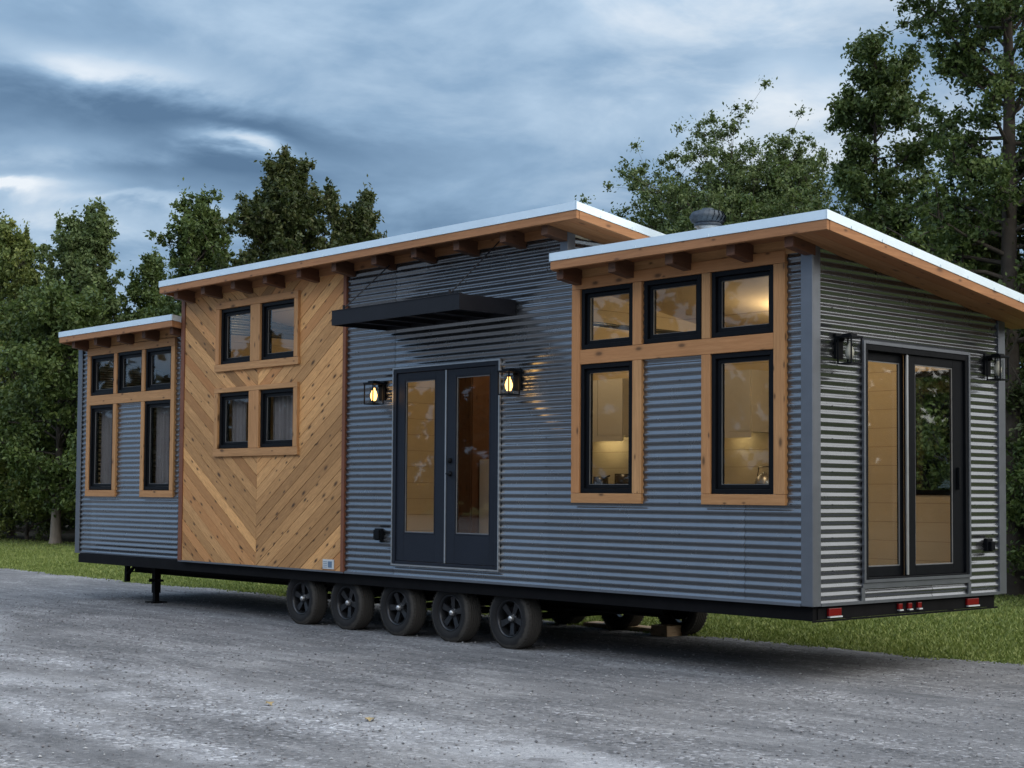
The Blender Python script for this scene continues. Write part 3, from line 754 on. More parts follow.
# --- wheels: one built, the rest copied
WR, WW = .312, .215
def make_wheel(cx, cy):
    c = (cx, cy, WR-.008)
    hw = WW/2
    prof = []
    # sidewall outer -> tread -> inner
    prof = [(.185, -hw+.030), (.20, -hw+.012), (.235, -hw+.002), (.268, -hw+.004), (.292, -hw+.018), (.305, -hw+.038)]
    tread = []
    for k in range(5):
        a = -hw+.040+k*(WW-.080)/5; b = a+(WW-.080)/5
        tread += [(.3105, a+.004), (.312, (a+b)/2-.002), (.3105, b-.010), (.300, b-.007), (.300, b-.002)]
    prof += tread+[(.305, hw-.038), (.292, hw-.018), (.268, hw-.004), (.235, hw-.002), (.2, hw-.012), (.185, hw-.030)]
    root = MB(); n = 30                          # the brake drum and axle stub carry the wheel
    root.lathe([(0, -.02), (.12, -.02), (.13, 0), (.13, .07), (.05, .08), (.045, .16)], c, 'y', 24)
    W = root.build('wheel', M['chassis'], house, org=c)
    mb = MB(); mb.lathe(prof, c, 'y', 56)
    # tread blocks on the shoulders
    for k in range(48):
        t = 2*pi*k/48; r0, r1 = .296, .3125
        for s in (-1, 1):
            ya, yb = (s*(hw-.040), s*(hw-.014))
            for dt in (0,):
                a, b = t, t+.07
                vs = [(c[0]+r*cos(q), c[1]+yy, c[2]+r*sin(q)) for yy in (ya, yb) for r in (r0, r1 if yy == ya else .302) for q in (a, b)]
                mb.add(vs, [(0, 1, 3, 2), (4, 6, 7, 5), (2, 3, 7, 6), (0, 2, 6, 4), (1, 5, 7, 3)], None, .5)
    mb.build('tyre', M['rubber'], W, org=c)
    mb = MB(); mb.lathe([(.188, -hw+.028), (.188, -hw+.022), (.178, -hw+.020), (.172, -hw+.040), (.162, -hw+.060), (.160, hw-.05), (.185, hw-.03)], c, 'y', 48)
    for k in range(5):
        t = 2*pi*k/5+.3
        ca, sa = cos(t), sin(t)
        def pt(r, w_, y_): return (c[0]+r*ca-w_*sa, c[1]+y_, c[2]+r*sa+w_*ca)
        p = [pt(.03, -.022, -.045), pt(.162, -.034, -.062), pt(.03, -.022, -.015), pt(.162, -.034, -.03), pt(.03, .022, -.045), pt(.162, .034, -.062), pt(.03, .022, -.015), pt(.162, .034, -.03)]
        mb.hexa(p, .5)
    mb.lathe([(0, -.052), (.05, -.050), (.058, -.03), (.058, 0)], c, 'y', 24)
    for k in range(10):
        t = 2*pi*k/10; q = (c[0]+.043*cos(t), c[1]-.055, c[2]+.043*sin(t)); mb.tube([q, (q[0], q[1]+.02, q[2])], .006, 6)
    mb.build('rim', RIM, W, org=c)
    mb = MB(); mb.lathe([(0, -.085), (.022, -.083), (.030, -.072), (.032, -.045)], c, 'y', 20); mb.build('hub_cap', M['hub'], W, org=c)
    return W
m, nt = mat('dark_painted_rim'); P = N(nt, 'ShaderNodeTexCoord').outputs['Object']
cc = mix(nt, noise(nt, P, 18, 4), (.012, .013, .015), (.05, .053, .06)); out(nt, princ(nt, cc, .33, .55).outputs[0]); RIM = m
WX = [-7.47, -6.57, -5.64, -4.74, -3.82]
def dup(o, parent, dx, dy, flip=False):
    c = o.copy(); col.objects.link(c); c.parent = parent
    return c
w0 = make_wheel(WX[0], .112+WW/2)
kids = list(w0.children)
for j, side in enumerate((0, 1)):
    for i, x in enumerate(WX):
        if i == 0 and j == 0: continue
        c = w0.copy(); col.objects.link(c); c.parent = house
        yy = (.112+WW/2) if side == 0 else (2.80-WW/2)
        c.location = (x-HX, yy-HD/2, w0.location.z)
        if side: c.rotation_euler = (0, i*1.1, pi)
        else: c.rotation_euler = (0, i*1.7, 0)
        c['label'] = 'wheel on the far side of the trailer' if side else 'wheel on the near side of the trailer'
        for k_ in kids:
            d = k_.copy(); col.objects.link(d); d.parent = c
w0['label'] = 'wheel on the near side of the trailer'
for x in WX:
    mb = MB(); mb.tube([(x, .28, WR), (x, 2.6, WR)], .036, 10); mb.build('axle', M['chassis'], house)
for yy in (.60, 2.14):
    mb = MB()
    for i, x in enumerate(WX):
        for lay in range(3):
            pts = [(x+dx, yy+.03, WR+.05+.03*(dx/.36)**2+lay*.009) for dx in np.linspace(-.38+lay*.08, .38-lay*.08, 7)]
            for a, b in zip(pts[:-1], pts[1:]):
                mb.box(min(a[0], b[0]), max(a[0], b[0]), yy, yy+.055, min(a[2], b[2]), max(a[2], b[2])+.007, .5)
        if i < 4:
            xm = (x+WX[i+1])/2; mb.box(xm-.04, xm+.04, yy+.01, yy+.04, WR+.04, B-.25, .5)
    mb.build('leaf_springs', M['chassis'], house)

# --- interior
mb = MB()
xx = -13.2
while xx < -.12: mb.box(xx, min(xx+.138, -.12), .27 if xx < XM0 else .12, 2.8, B+.08, B+.10, random.random()); xx += .14
mb.build('floor_boards', M['oak_floor'], house)
def inner(openings, x0, x1, y, z1, name='inner_wall'):
    mb = MB(); xs = sorted({x0, x1} | {v for o in openings for v in o[:2]}); zs = sorted({.1, z1} | {v for o in openings for v in o[2:]})
    for a, b in zip(xs[:-1], xs[1:]):
        for c, d in zip(zs[:-1], zs[1:]):
            xm, zm = (a+b)/2, (c+d)/2
            if any(o[0] < xm < o[1] and o[2] < zm < o[3] for o in openings): continue
            mb.box(a, b, y, y+.012, B+c, B+d, .5)
    return mb.build(name, M['shiplap'], house)
inner(WIN_L, -13.18, XM0, YL+.088, 2.85); inner(WIN_M+[DOOR], XM0, XR, .088, 3.40); inner(WIN_R, XR, -.1, .088, 2.92)
mb = MB()
for (a, b, c, d) in ((-13.2, BACKW[0], .1, 2.52), (BACKW[1], -.12, .1, 2.52), (BACKW[0], BACKW[1], .1, BACKW[2]), (BACKW[0], BACKW[1], BACKW[3], 2.52)): mb.box(a, b, 2.80, 2.82, B+c, B+d, .5)
mb.box(XM0, XR, 2.80, 2.82, B+2.52, B+3.05, .5); mb.build('back_wall_boards', M['shiplap'], house)
mb = MB()
for (a, b, c, d) in ((.1, SLID[0], .1, 2.56), (SLID[1], 2.8, .1, 2.5), (SLID[0], SLID[1], SLID[3], 2.56)): mb.box(-.115, -.103, a, b, B+c, B+d, .5)
mb.build('inner_wall', M['shiplap'], house)
for x in (XM0, XM1): mb = MB(); mb.box(x-.02, x+.02, .27, 2.80, B+.1, B+2.95, .5); mb.build('partition', M['shiplap'], house)
mb = MB(); mb.box(XM0+.02, XM1-.02, .12, 2.8, B+2.20, B+2.27, .5); mb.build('loft_floor', M['shiplap'], house)
mb = MB(); mb.slope_box(XR, -.12, .1, 2.8, B+2.93-.03, B+2.93, K, .5); mb.slope_box(XM0, XR, .1, 2.8, B+3.36, B+3.38, K, .5); mb.slope_box(-13.2, XM0, .25, 2.8, B+2.93-.03, B+2.93, K, .5)
mb.build('ceiling_boards', M['shiplap'], house)
mb = MB(); mb.box(XR-.01, XR+.01, .10, 2.8, B+2.55, B+3.0, .5); mb.build('header_beam', M['shiplap'], house)
for (lx, ly, lz, e) in ((-1.4, 1.5, 2.62, 24), (-4.6, 1.5, 3.05, 22), (-8.6, 1.5, 3.02, 6.0), (-7.6, 1.8, 2.10, 1.6), (-11.6, 1.6, 2.55, 2.0)):
    mb = MB(); mb.lathe([(0, 0), (.09, 0), (.10, .012), (.10, .03)], (lx, ly, B+lz), 'z', 24); o = mb.build('ceiling_light', M['ceiling_lamp'], house)
    l = bpy.data.lights.new('room_light', 'POINT'); l.energy = e; l.color = (1, .72, .41); l.shadow_soft_size = .1
    lo = bpy.data.objects.new('room_light', l); col.objects.link(lo); lo.parent = o; lo.location = (0, 0, -.12)

# furniture seen through the glass (stands in the rooms: things of their own)
t = empty('kitchen_counter', (-3.7, 2.48, B+.1), 'white kitchen base cabinets with a dark countertop seen through the tall cedar framed windows', 'kitchen counter')
mb = MB(); mb.box(-5.4, -2.0, 2.22, 2.79, B+.1, B+.93, .5); mb.build('cabinet', M['white_paint'], t)
mb = MB(); mb.box(-5.43, -1.97, 2.19, 2.79, B+.932, B+.965, .5); mb.build('countertop', M['counter'], t, .003)
for k in range(6): mb = MB(); mb.box(-5.38+k*.56, -4.85+k*.56, 2.203, 2.218, B+.16, B+.89, .5); mb.build('cabinet_door', M['white_paint'], t, .003)
def wall_cabinet(x0, x1, lab):
    t = empty('wall_cabinet', ((x0+x1)/2, 2.6, B+1.55), lab, 'wall cabinet')
    mb = MB(); mb.box(x0, x1, 2.46, 2.795, B+1.55, B+2.2, .5); mb.build('carcass', M['white_paint'], t, .003)
    n = round((x1-x0)/.45)
    for k in range(n): w_ = (x1-x0)/n; mb = MB(); mb.box(x0+k*w_+.004, x0+(k+1)*w_-.004, 2.44, 2.458, B+1.555, B+2.195, .5); mb.build('cabinet_door', M['white_paint'], t, .003)
    mb = MB(); mb.box(x0, x1, 2.44, 2.456, B+1.49, B+1.553, .5); mb.build('valance', M['white_paint'], t)
    mb = MB(); mb.box(x0+.08, x1-.28, 2.62, 2.66, B+1.535, B+1.549, .5); mb.build('light_strip', M['strip'], t)
wall_cabinet(-5.3, -4.5, 'white wall cabinet with a lit strip beneath it behind the left tall cedar framed window')
wall_cabinet(-3.2, -2.65, 'narrow white wall cabinet with a lit strip behind the right tall cedar framed window')
def pot(x, y, r, h, lab):
    t = empty('cooking_pot', (x, y, B+.965), lab, 'pot')
    mb = MB(); mb.lathe([(0, 0), (r, 0), (r*1.08, .02), (r*1.08, h), (r*1.02, h), (r, .02)], (x, y, B+.967), 'z', 24); mb.build('pot_body', M['counter'], t)
    mb = MB(); mb.tube([(x+r, y-.03, B+.95+h), (x+r+.13, y-.07, B+.975+h)], .01, 6); mb.build('pot_handle', M['counter'], t)
pot(-4.42, 2.42, .12, .15, 'wide dark cooking pot on the countertop behind the left tall cedar framed window')
pot(-4.85, 2.45, .08, .12, 'small dark cooking pot on the countertop beside the wide one')
t = empty('kettle', (-2.45, 2.42, B+.965), 'round steel kettle on the countertop behind the right tall cedar framed window', 'kettle')
mb = MB(); mb.lathe([(0, 0), (.09, 0), (.10, .03), (.085, .10), (.04, .14), (.012, .15), (0, .17)], (-2.45, 2.42, B+.967), 'z', 24); mb.build('kettle_body', M['steel'], t)
mb = MB(); mb.tube([(-2.54, 2.42, B+1.07), (-2.52, 2.42, B+1.18), (-2.38, 2.42, B+1.18), (-2.36, 2.42, B+1.07)], .007, 6); mb.build('kettle_handle', M['counter'], t)
t = empty('refrigerator', (-5.75, 1.85, B+.1), 'low white refrigerator seen through the handle side glass of the french doors', 'refrigerator')
mb = MB(); mb.box(-6.0, -5.52, 1.60, 2.14, B+.1, B+1.28, .5); mb.build('body', M['white_paint'], t, .01)
mb = MB(); mb.box(-5.518, -5.49, 1.605, 2.135, B+.12, B+.86, .5); mb.build('door', M['white_paint'], t, .006)
mb = MB(); mb.box(-5.518, -5.49, 1.605, 2.135, B+.87, B+1.27, .5); mb.build('door', M['white_paint'], t, .006)
t = empty('cupboard', (-6.25, 1.95, B+.1), 'tall dark wardrobe cupboard behind the low white refrigerator inside the french doors', 'cupboard')
mb = MB(); mb.box(-6.43, -6.04, 1.50, 2.60, B+.1, B+2.35, .5); mb.build('carcass', M['rafter_wood'], t, .004)
for k in (0, 1): mb = MB(); mb.box(-6.038, -6.02, 1.51+k*.545, 2.045+k*.545, B+.14, B+2.32, .5); mb.build('door', M['rafter_wood'], t, .003)

# ------------------------------------------------------------------ ground
def sheet(name, poly, z, m, kind='structure'):
    me = bpy.data.meshes.new(name); me.from_pydata([(x, y, z) for x, y in poly], [], [tuple(range(len(poly)))]); me.materials.append(m)
    o = bpy.data.objects.new(name, me); col.objects.link(o); return tag(o, kind=kind)
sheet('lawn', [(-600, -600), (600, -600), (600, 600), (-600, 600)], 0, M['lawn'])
def edge_y(x): return 2.85+.10*sin(x*.55+1)+.07*sin(x*1.7)+.05*sin(x*4.1+2)+.03*sin(x*9.3)-(.0 if x < -3 else 0)
xs = np.arange(-80, 60, .12)
pts = [(float(x), float(edge_y(x)+random.uniform(-.05, .05)+.09*sin(x*6.3+2*sin(x*1.9))*sin(x*.7))) for x in xs]
V = []; F = []
for i, (x, y) in enumerate(pts): V += [(x, -60, .004), (x, y, .004)]
F = [(2*i, 2*i+2, 2*i+3, 2*i+1) for i in range(len(pts)-1)]
me = bpy.data.meshes.new('gravel_lot'); me.from_pydata(V, [], F); me.materials.append(M['gravel'])
o = bpy.data.objects.new('gravel_lot', me); col.objects.link(o); tag(o, kind='structure')

# loose stones
def stones(n, xr, yr, smin, smax, camd):
    ico_v = np.array([(0, 0, 1), (.9, 0, .2), (.28, .85, .25), (-.72, .53, .2), (-.72, -.53, .22), (.28, -.85, .2), (0, 0, -.4)])
    ico_f = np.array([(0, 1, 2), (0, 2, 3), (0, 3, 4), (0, 4, 5), (0, 5, 1), (1, 6, 2), (2, 6, 3), (3, 6, 4), (4, 6, 5), (5, 6, 1)])
    x = RNG.uniform(*xr, n); y = RNG.uniform(*yr, n)
    keep = (y < 2.9)
    x, y = x[keep], y[keep]; n = len(x)
    s = smin+(smax-smin)*RNG.random(n)**7
    rot = RNG.uniform(0, 2*pi, n)
    V = ico_v[None]*s[:, None, None]*RNG.uniform(.65, 1.25, (n, 7, 1))*np.array([1, .8, .6])
    c, q = np.cos(rot), np.sin(rot)
    X = V[..., 0]*c[:, None]-V[..., 1]*q[:, None]; Y = V[..., 0]*q[:, None]+V[..., 1]*c[:, None]
    W = np.stack([X+x[:, None], Y+y[:, None], V[..., 2]+.006+s[:, None]*.15], -1).reshape(-1, 3)
    F = (ico_f[None]+(np.arange(n)*7)[:, None, None]).reshape(-1, 3)
    return W, F, np.repeat(RNG.random(n), 10)
W1, F1, T1 = stones(60000, (-14, 7), (-8, 2.9), .004, .019, 0)
m, nt = mat('loose_stone'); tn = N(nt, 'ShaderNodeAttribute', attribute_name='tone').outputs['Fac']
c = ramp(nt, tn, [(0, (.10, .105, .11)), (.3, (.15, .145, .155)), (.75, (.24, .245, .26)), (1, (.44, .45, .46))])
out(nt, princ(nt, c, .9, 0, None, .2).outputs[0])
o = fast_mesh('gravel', W1, F1, m, tone=T1); tag(o, 'loose grey stones scattered over the packed gravel lot', 'gravel', kind='stuff')

# grass
def blades(n, xr, yf, h0, h1):
    x = RNG.uniform(*xr, n); y0_ = np.array([edge_y(a) for a in x])-.03-RNG.exponential(.05, n)*(RNG.random(n) < .5)
    y = y0_+RNG.random(n)**1.5*(yf-y0_)
    h = RNG.uniform(h0, h1, n)*np.where(y-y0_ < .25, .7, 1); w = RNG.uniform(.006, .013, n)*1.5; a = RNG.uniform(0, 2*pi, n)
    lx, ly = RNG.normal(0, .5, n)*h, RNG.normal(0, .5, n)*h
    A = np.stack([x-w*np.cos(a), y-w*np.sin(a), np.zeros(n)], -1); Bv = np.stack([x+w*np.cos(a), y+w*np.sin(a), np.zeros(n)], -1)
    C = np.stack([x+lx, y+ly, h], -1)
    return np.stack([A, Bv, C], 1).reshape(-1, 3), np.arange(3*n).reshape(-1, 3), RNG.random(n)
Vs, Fs, Ts = [], [], []; off = 0
for a in ((110000, (-9, 6.5), 13, .02, .05), (70000, (-30, -9), 12, .025, .055), (20000, (-45, -28), 11, .03, .06)):
    v, f, t = blades(*a); Vs.append(v); Fs.append(f+off); Ts.append(t); off += len(v)
o = fast_mesh('grass', np.concatenate(Vs), np.concatenate(Fs), M['grass'], tone=np.concatenate(Ts)); tag(o, 'short mown grass between the gravel lot and the trees', 'grass', kind='stuff')

# yellow leaves on the gravel
m = simple('yellow_leaf', (.30, .23, .11), .6, 0, .3, 60)
for (x, y, r, lab) in ((-1.82, -3.98, .4, 'yellow fallen leaf on the gravel, the one nearer the wheels'), (-.73, -3.89, 1.9, 'yellow fallen leaf on the gravel, the one further from the wheels')):
    mb = MB(); pts = []
    for k in range(12):
        t = 2*pi*k/12; rr = .036*(1 if k % 2 else .62); pts.append((x+rr*cos(t+r)*1.3, y+rr*sin(t+r), .02+.012*sin(3*t)))
    mb.add([(x, y, .03)]+pts, [(0, k+1, (k+1) % 12+1) for k in range(12)]); tag(mb.build('fallen_leaf', m), lab, 'leaf')

# timber under the house
mb = MB(); mb.box(-3.98, -3.74, 2.36, 2.60, .005, .12, .6); tag(mb.build('wood_block', M['block_wood'], None, .004), 'pale sawn wood block lying on the gravel behind the rear wheels', 'wood block')
mb = MB(); mb.box(-5.3, -4.05, 2.62, 2.86, .005, .05, .6); tag(mb.build('plank', M['block_wood'], None, .003), 'pale plank lying flat on the ground under the far side of the trailer', 'plank')

# ------------------------------------------------------------------ trees
def tube_np(pts, rs, n=6):
    V = []; F = []
    pts = np.array(pts)
    for i, p in enumerate(pts):
        d = pts[min(i+1, len(pts)-1)]-pts[max(i-1, 0)]; d = d/(np.linalg.norm(d)+1e-9)
        a = np.cross(d, (0, 0, 1) if abs(d[2]) < .9 else (1, 0, 0)); a /= np.linalg.norm(a); b = np.cross(d, a)
        for k in range(n): t = 2*pi*k/n; V.append(p+rs[i]*(a*cos(t)+b*sin(t)))
    for i in range(len(pts)-1):
        for k in range(n): F.append((i*n+k, i*n+(k+1) % n, (i+1)*n+(k+1) % n, (i+1)*n+k))
    return np.array(V), np.array(F)
def leaves_np(C, R, per, size, rng):
    """C clump centres, R radii (n,3)"""
    n = len(C); 
    g = rng.normal(0, 1, (n, per, 3)); g /= np.linalg.norm(g, axis=-1, keepdims=True)
    rad = np.minimum(np.abs(rng.normal(0, .6, (n, per, 1))), 1.15+.25*rng.random((n, per, 1)))
    P = C[:, None]+g*rad*R[:, None]
    P = P.reshape(-1, 3); m = len(P)
    a = rng.normal(0, 1, (m, 3)); a /= np.linalg.norm(a, axis=1, keepdims=True)
    b = rng.normal(0, 1, (m, 3)); b -= a*(a*b).sum(1, keepdims=True); b /= np.linalg.norm(b, axis=1, keepdims=True)
    s = size*rng.uniform(.55, 1.25, (m, 1))
    V = np.stack([P-a*s, P-b*s*.5+a*s*.1, P+a*s, P+b*s*.5+a*s*.1], 1).reshape(-1, 3)
    tone = np.clip(np.repeat(rng.random(n), per)*.45+rng.random(m)*.55, 0, 1)
    return V, np.arange(4*m).reshape(-1, 4), tone
LS, LP = .72, 1.45
def make_tree(name, x, y, H, label, leafm, barkm=BARK, seed=1, base=.12, n_limbs=34, elev=(50, 70), reach=lambda t: 1.5*(1-t)+.5, clump=.32, per=46, leaf=.085, trunk_r=.16, subs=4, zf=.85, curl=.05, lv=(.65, 1.2), lean=0, start_clump=.3, cat='tree', group='trees along the far edge of the lawn', spread=1.0, topfrac=.93):
    rng = np.random.default_rng(seed)
    root = empty(name, (x, y, 0), label, cat, group)
    nT = 9; pts = []; wx = wy = 0
    for i in range(nT):
        t = i/(nT-1); pts.append((x+wx+lean*t*H*.1, y+wy, -.05+t*H*topfrac)); wx += rng.normal(0, .012*H/3); wy += rng.normal(0, .012*H/3)
    pts = np.array(pts); rs = [trunk_r*(1.5 if i == 0 else 1)*(1-.93*i/(nT-1)) for i in range(nT)]
    TV, TF = [], []; off = 0
    def addt(p, r, n=6):
        nonlocal off
        v, f = tube_np(p, r, n); TV.append(v); TF.append(f+off); off += len(v)
    tp = np.concatenate([pts[:1], [pts[0]+(pts[1]-pts[0])*f for f in (.12, .3, .6)], pts[1:]]); addt(tp, [rs[0], trunk_r*1.18, trunk_r*1.05, trunk_r, *rs[1:]], 10)
    C, R = [], []
    def at(t):
        f = t*(nT-1); i = min(int(f), nT-2); return pts[i]+(pts[i+1]-pts[i])*(f-i)
    for i in range(n_limbs):
        t = base+(1-base)*((i+rng.random())/n_limbs)**1.0; t = min(t, .985)
        az = i*2.399+rng.normal(0, .35); L_ = reach(t)*rng.uniform(*lv)*spread
        el = radians(rng.uniform(*elev)); p0 = at(t); d = np.array([cos(az)*cos(el), sin(az)*cos(el), sin(el)])
        m_ = 5; q = [p0]; dd = d.copy()
        for k in range(m_-1):
            dd = dd+np.array([rng.normal(0, .14), rng.normal(0, .14), rng.normal(curl, .10)]); dd /= np.linalg.norm(dd); q.append(q[-1]+dd*L_/(m_-1))
        q = np.array(q); r0 = trunk_r*(1-.9*t)*.30+.008
        addt(q, [r0*(1-.8*k/(m_-1)) for k in range(m_)], 5)
        for k in range(2, m_):
            for _ in range(2):
                cpos = q[k]+rng.normal(0, clump*.35, 3); C.append(cpos); R.append(np.array([1, 1, zf])*clump*rng.uniform(.6, 1.15)*(np.array([.5, .5, 1.25]) if (k == m_-1 and zf > 1.2) else (1-.35*(k == m_-1))))
        for s in range(subs):
            f = rng.uniform(start_clump, .95); k = min(int(f*(m_-1)), m_-2); b0 = q[k]+(q[k+1]-q[k])*(f*(m_-1)-k)
            sd = dd*.5+rng.normal(0, .6, 3); sd[2] += .15; sd /= np.linalg.norm(sd); Ls = L_*rng.uniform(.22, .42)
            e = b0+sd*Ls; md = b0+sd*Ls*.55+rng.normal(0, .05, 3); addt([b0, md, e], [r0*.45, r0*.28, r0*.1], 4)
            C.append(e); R.append(np.array([1, 1, .8])*clump*rng.uniform(.55, 1.0)); C.append(md); R.append(np.array([1, 1, .8])*clump*rng.uniform(.35, .7))
    for _ in range(4): C.append(pts[-1]+rng.normal(0, .15, 3)); R.append(np.array([.6, .6, 1.3])*clump*.8)
    fast_mesh('trunk', np.concatenate(TV), np.concatenate(TF), barkm, root, (x, y, 0), smooth=True)
    V, F, T = leaves_np(np.array(C), np.array(R)*1.12, int(per*LP), leaf*LS, rng)
    V[:, 2] = np.maximum(V[:, 2], .03)
    fast_mesh('crown', V, F, leafm, root, (x, y, 0), tone=T)
    return root
up = lambda w: (lambda t: w*1.25*(1.1-t)**.55)
SP = dict(elev=(22, 58), topfrac=.82, zf=1.7, subs=6, curl=.34)
make_tree('sweetgum_tree', -45.3, 12.2, 12.2, 'dark upright tree at the left edge of the picture', G_A, seed=20, reach=up(2.7), n_limbs=38, clump=0.26, per=50, leaf=0.106, **SP)
make_tree('sweetgum_tree', -42.6, 12.3, 12.0, 'dense upright tree with olive leaves left of the pointed tree beside the low roof', G_B, seed=21, reach=up(2.8), n_limbs=42, clump=0.25, per=56, leaf=0.101, **SP)
make_tree('sweetgum_tree', -38.6, 13, 11.6, 'tallest upright spired tree rising behind the low left roof', G_D, seed=22, reach=up(3.2), n_limbs=60, clump=0.25, per=60, leaf=0.101, **SP)
make_tree('sweetgum_tree', -41.0, 16.5, 11.2, 'slim spired tree between the tallest spired tree and the tall middle roof', G_A, seed=23, reach=up(2.4), n_limbs=38, clump=0.22, per=50, leaf=0.101, **SP)
make_tree('sweetgum_tree', -36.0, 14.5, 8.2, 'low dark tree just left of the tall middle roof end', G_A, seed=30, reach=up(2.5), n_limbs=38, clump=0.24, per=50, leaf=0.097, **SP)
make_tree('poplar_tree', -33.2, 14, 11.3, 'narrow dark tree beside the broad conical tree above the chevron boards', G_A, seed=24, reach=up(3.0), n_limbs=52, clump=0.22, per=52, leaf=0.097, **SP)
make_tree('poplar_tree', -27.5, 13, 10.6, 'broad conical tree rising above the chevron boards', G_C, seed=25, reach=lambda t: 3.5*(1.08-t)**.62, n_limbs=100, zf=1.4, subs=7, curl=.12, clump=0.22, per=56, leaf=0.092, elev=(25, 62), topfrac=.93)
make_tree('poplar_tree', -26.6, 14.8, 10.7, 'lower shoulder tree on the right flank of the broad conical tree', G_C, seed=26, reach=up(2.4), n_limbs=44, clump=0.21, per=52, leaf=0.092, **SP)
LS, LP = .56, 2.1
make_tree('oak_tree', -17.0, 19.5, 9.0, 'wide spreading tree with open branches behind the roof flue', G_D, seed=27, base=.5, lv=(.75, 1.04), reach=lambda t: 3.5, n_limbs=112, clump=.30, per=40, leaf=.085, elev=(15, 72), trunk_r=.2, subs=9, topfrac=.86)
make_tree('oak_tree', -20.2, 19.5, 7.6, 'smaller tree at the left foot of the wide spreading tree', G_D, seed=33, base=.4, lv=(.75, 1.04), reach=lambda t: 2.5, n_limbs=62, clump=.28, per=36, leaf=.085, elev=(15, 65), trunk_r=.15, subs=6, topfrac=.85)
make_tree('oak_tree', -14.2, 19.0, 8.2, 'smaller tree at the right foot of the wide spreading tree', G_A, seed=41, base=.45, reach=lambda t: 2.8, n_limbs=44, clump=.29, per=38, leaf=.085, elev=(15, 68), trunk_r=.15, subs=8, topfrac=.86)
make_tree('maple_tree', -9.5, 14.5, 10.6, 'clumpy tree left of the very tall tree above the end wall roof', G_A, seed=28, base=.2, reach=lambda t: 1.6*(1.1-t)+.5, n_limbs=60, clump=.27, per=40, leaf=.09, elev=(10, 50), trunk_r=.15, subs=5)
make_tree('tall_tree', -5.35, 12.2, 14.5, 'very tall tree with a dark trunk and gappy crown above the end wall roof', G_A, seed=29, base=.3, reach=lambda t: 1.8, n_limbs=72, clump=.27, per=40, leaf=.085, elev=(-5, 40), trunk_r=.2, subs=6)
make_tree('maple_tree', -4.6, 13.8, 9.8, 'bushy tree in turning colours at the foot of the very tall tree', G_C, seed=31, base=.15, reach=lambda t: 2.6*(1.1-t)+.6, n_limbs=72, clump=.36, per=52, leaf=.09, elev=(0, 45), subs=5)
make_tree('maple_tree', -2.2, 11.6, 5.0, 'small leafy tree standing past the back corner of the end wall', G_D, seed=32, base=.06, reach=lambda t: 1.8*(1.1-t)+.5, n_limbs=44, clump=.32, per=56, leaf=.075, elev=(0, 45), subs=5, trunk_r=.09)
make_tree('maple_tree', -6.9, 13.4, 6.6, 'mid green tree behind the sloping end of the roof', G_B, seed=34, base=.1, reach=lambda t: 2.4*(1.1-t)+.6, n_limbs=46, clump=.36, per=52, leaf=.09, elev=(0, 45), subs=5)
LS, LP = .68, 1.6
# bare-butted trunk at the edge of the left lawn
make_tree('pine_tree', -34.8, 10.2, 7.5, 'tree with a pale flared trunk standing at the left edge of the lawn', G_A, BARK_PALE, seed=35, base=.16, reach=up(2.6), n_limbs=48, clump=.40, per=60, leaf=.11, elev=(-5, 35), trunk_r=.155)
# shrubs under the trees
k = 0
for (x, y, h, mm, lab) in ((-41.5, 10.6, 4.2, G_A, 'dark dense shrub at the far left edge of the lawn'), (-38.2, 10.9, 4.8, G_B, 'olive shrub under the spired trees'),
                           (-32.2, 11.2, 4.4, G_A, 'dark shrub right of the pale flared trunk'), (-29.2, 11.6, 4.4, G_A, 'dark shrub under the broad conical tree'),
                           (-4.2, 12.6, 2.6, G_A, 'low shrub past the back corner of the end wall')):
    make_tree('shrub', x, y, h, lab, mm, seed=50+k, base=.02, reach=lambda t: 2.1*(1.1-t)+.5, n_limbs=44, clump=.42, per=50, leaf=.10 if x < -10 else .07, elev=(-5, 50), trunk_r=.06, cat='shrub', group='shrubs under the trees'); k += 1
# the wood behind, one mass
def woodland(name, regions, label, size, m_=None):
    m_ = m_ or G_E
    Vs, Fs, Ts = [], [], []; off = 0; rng = np.random.default_rng(99)
    for (xa, xb_, ya, yb, zt, n, per) in regions:
        C = np.stack([rng.uniform(xa, xb_, n), rng.uniform(ya, yb, n), rng.random(n)**.8*zt], -1)
        C[:, 2] *= .72+.28*np.sin(C[:, 0]*.9+C[:, 1])
        R = np.full((n, 3), 1.0)*rng.uniform(.6, 1.2, (n, 1))
        v, f, t = leaves_np(C, R, per, size, rng); v[:, 2] = np.maximum(v[:, 2], .02); Vs.append(v); Fs.append(f+off); Ts.append(t*.6); off += len(v)
    o = fast_mesh(name, np.concatenate(Vs), np.concatenate(Fs), m_, tone=np.concatenate(Ts)); return tag(o, label, 'woodland', kind='stuff')
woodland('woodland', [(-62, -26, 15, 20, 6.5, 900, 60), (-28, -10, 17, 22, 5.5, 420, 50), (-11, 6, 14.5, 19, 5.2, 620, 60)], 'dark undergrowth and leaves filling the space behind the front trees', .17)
woodland('woodland', [(-150, 60, -62, -54, 14, 3000, 34), (42, 50, -50, 120, 13, 2400, 34)], 'dark treeline across the lot, mirrored in the glass', .5)

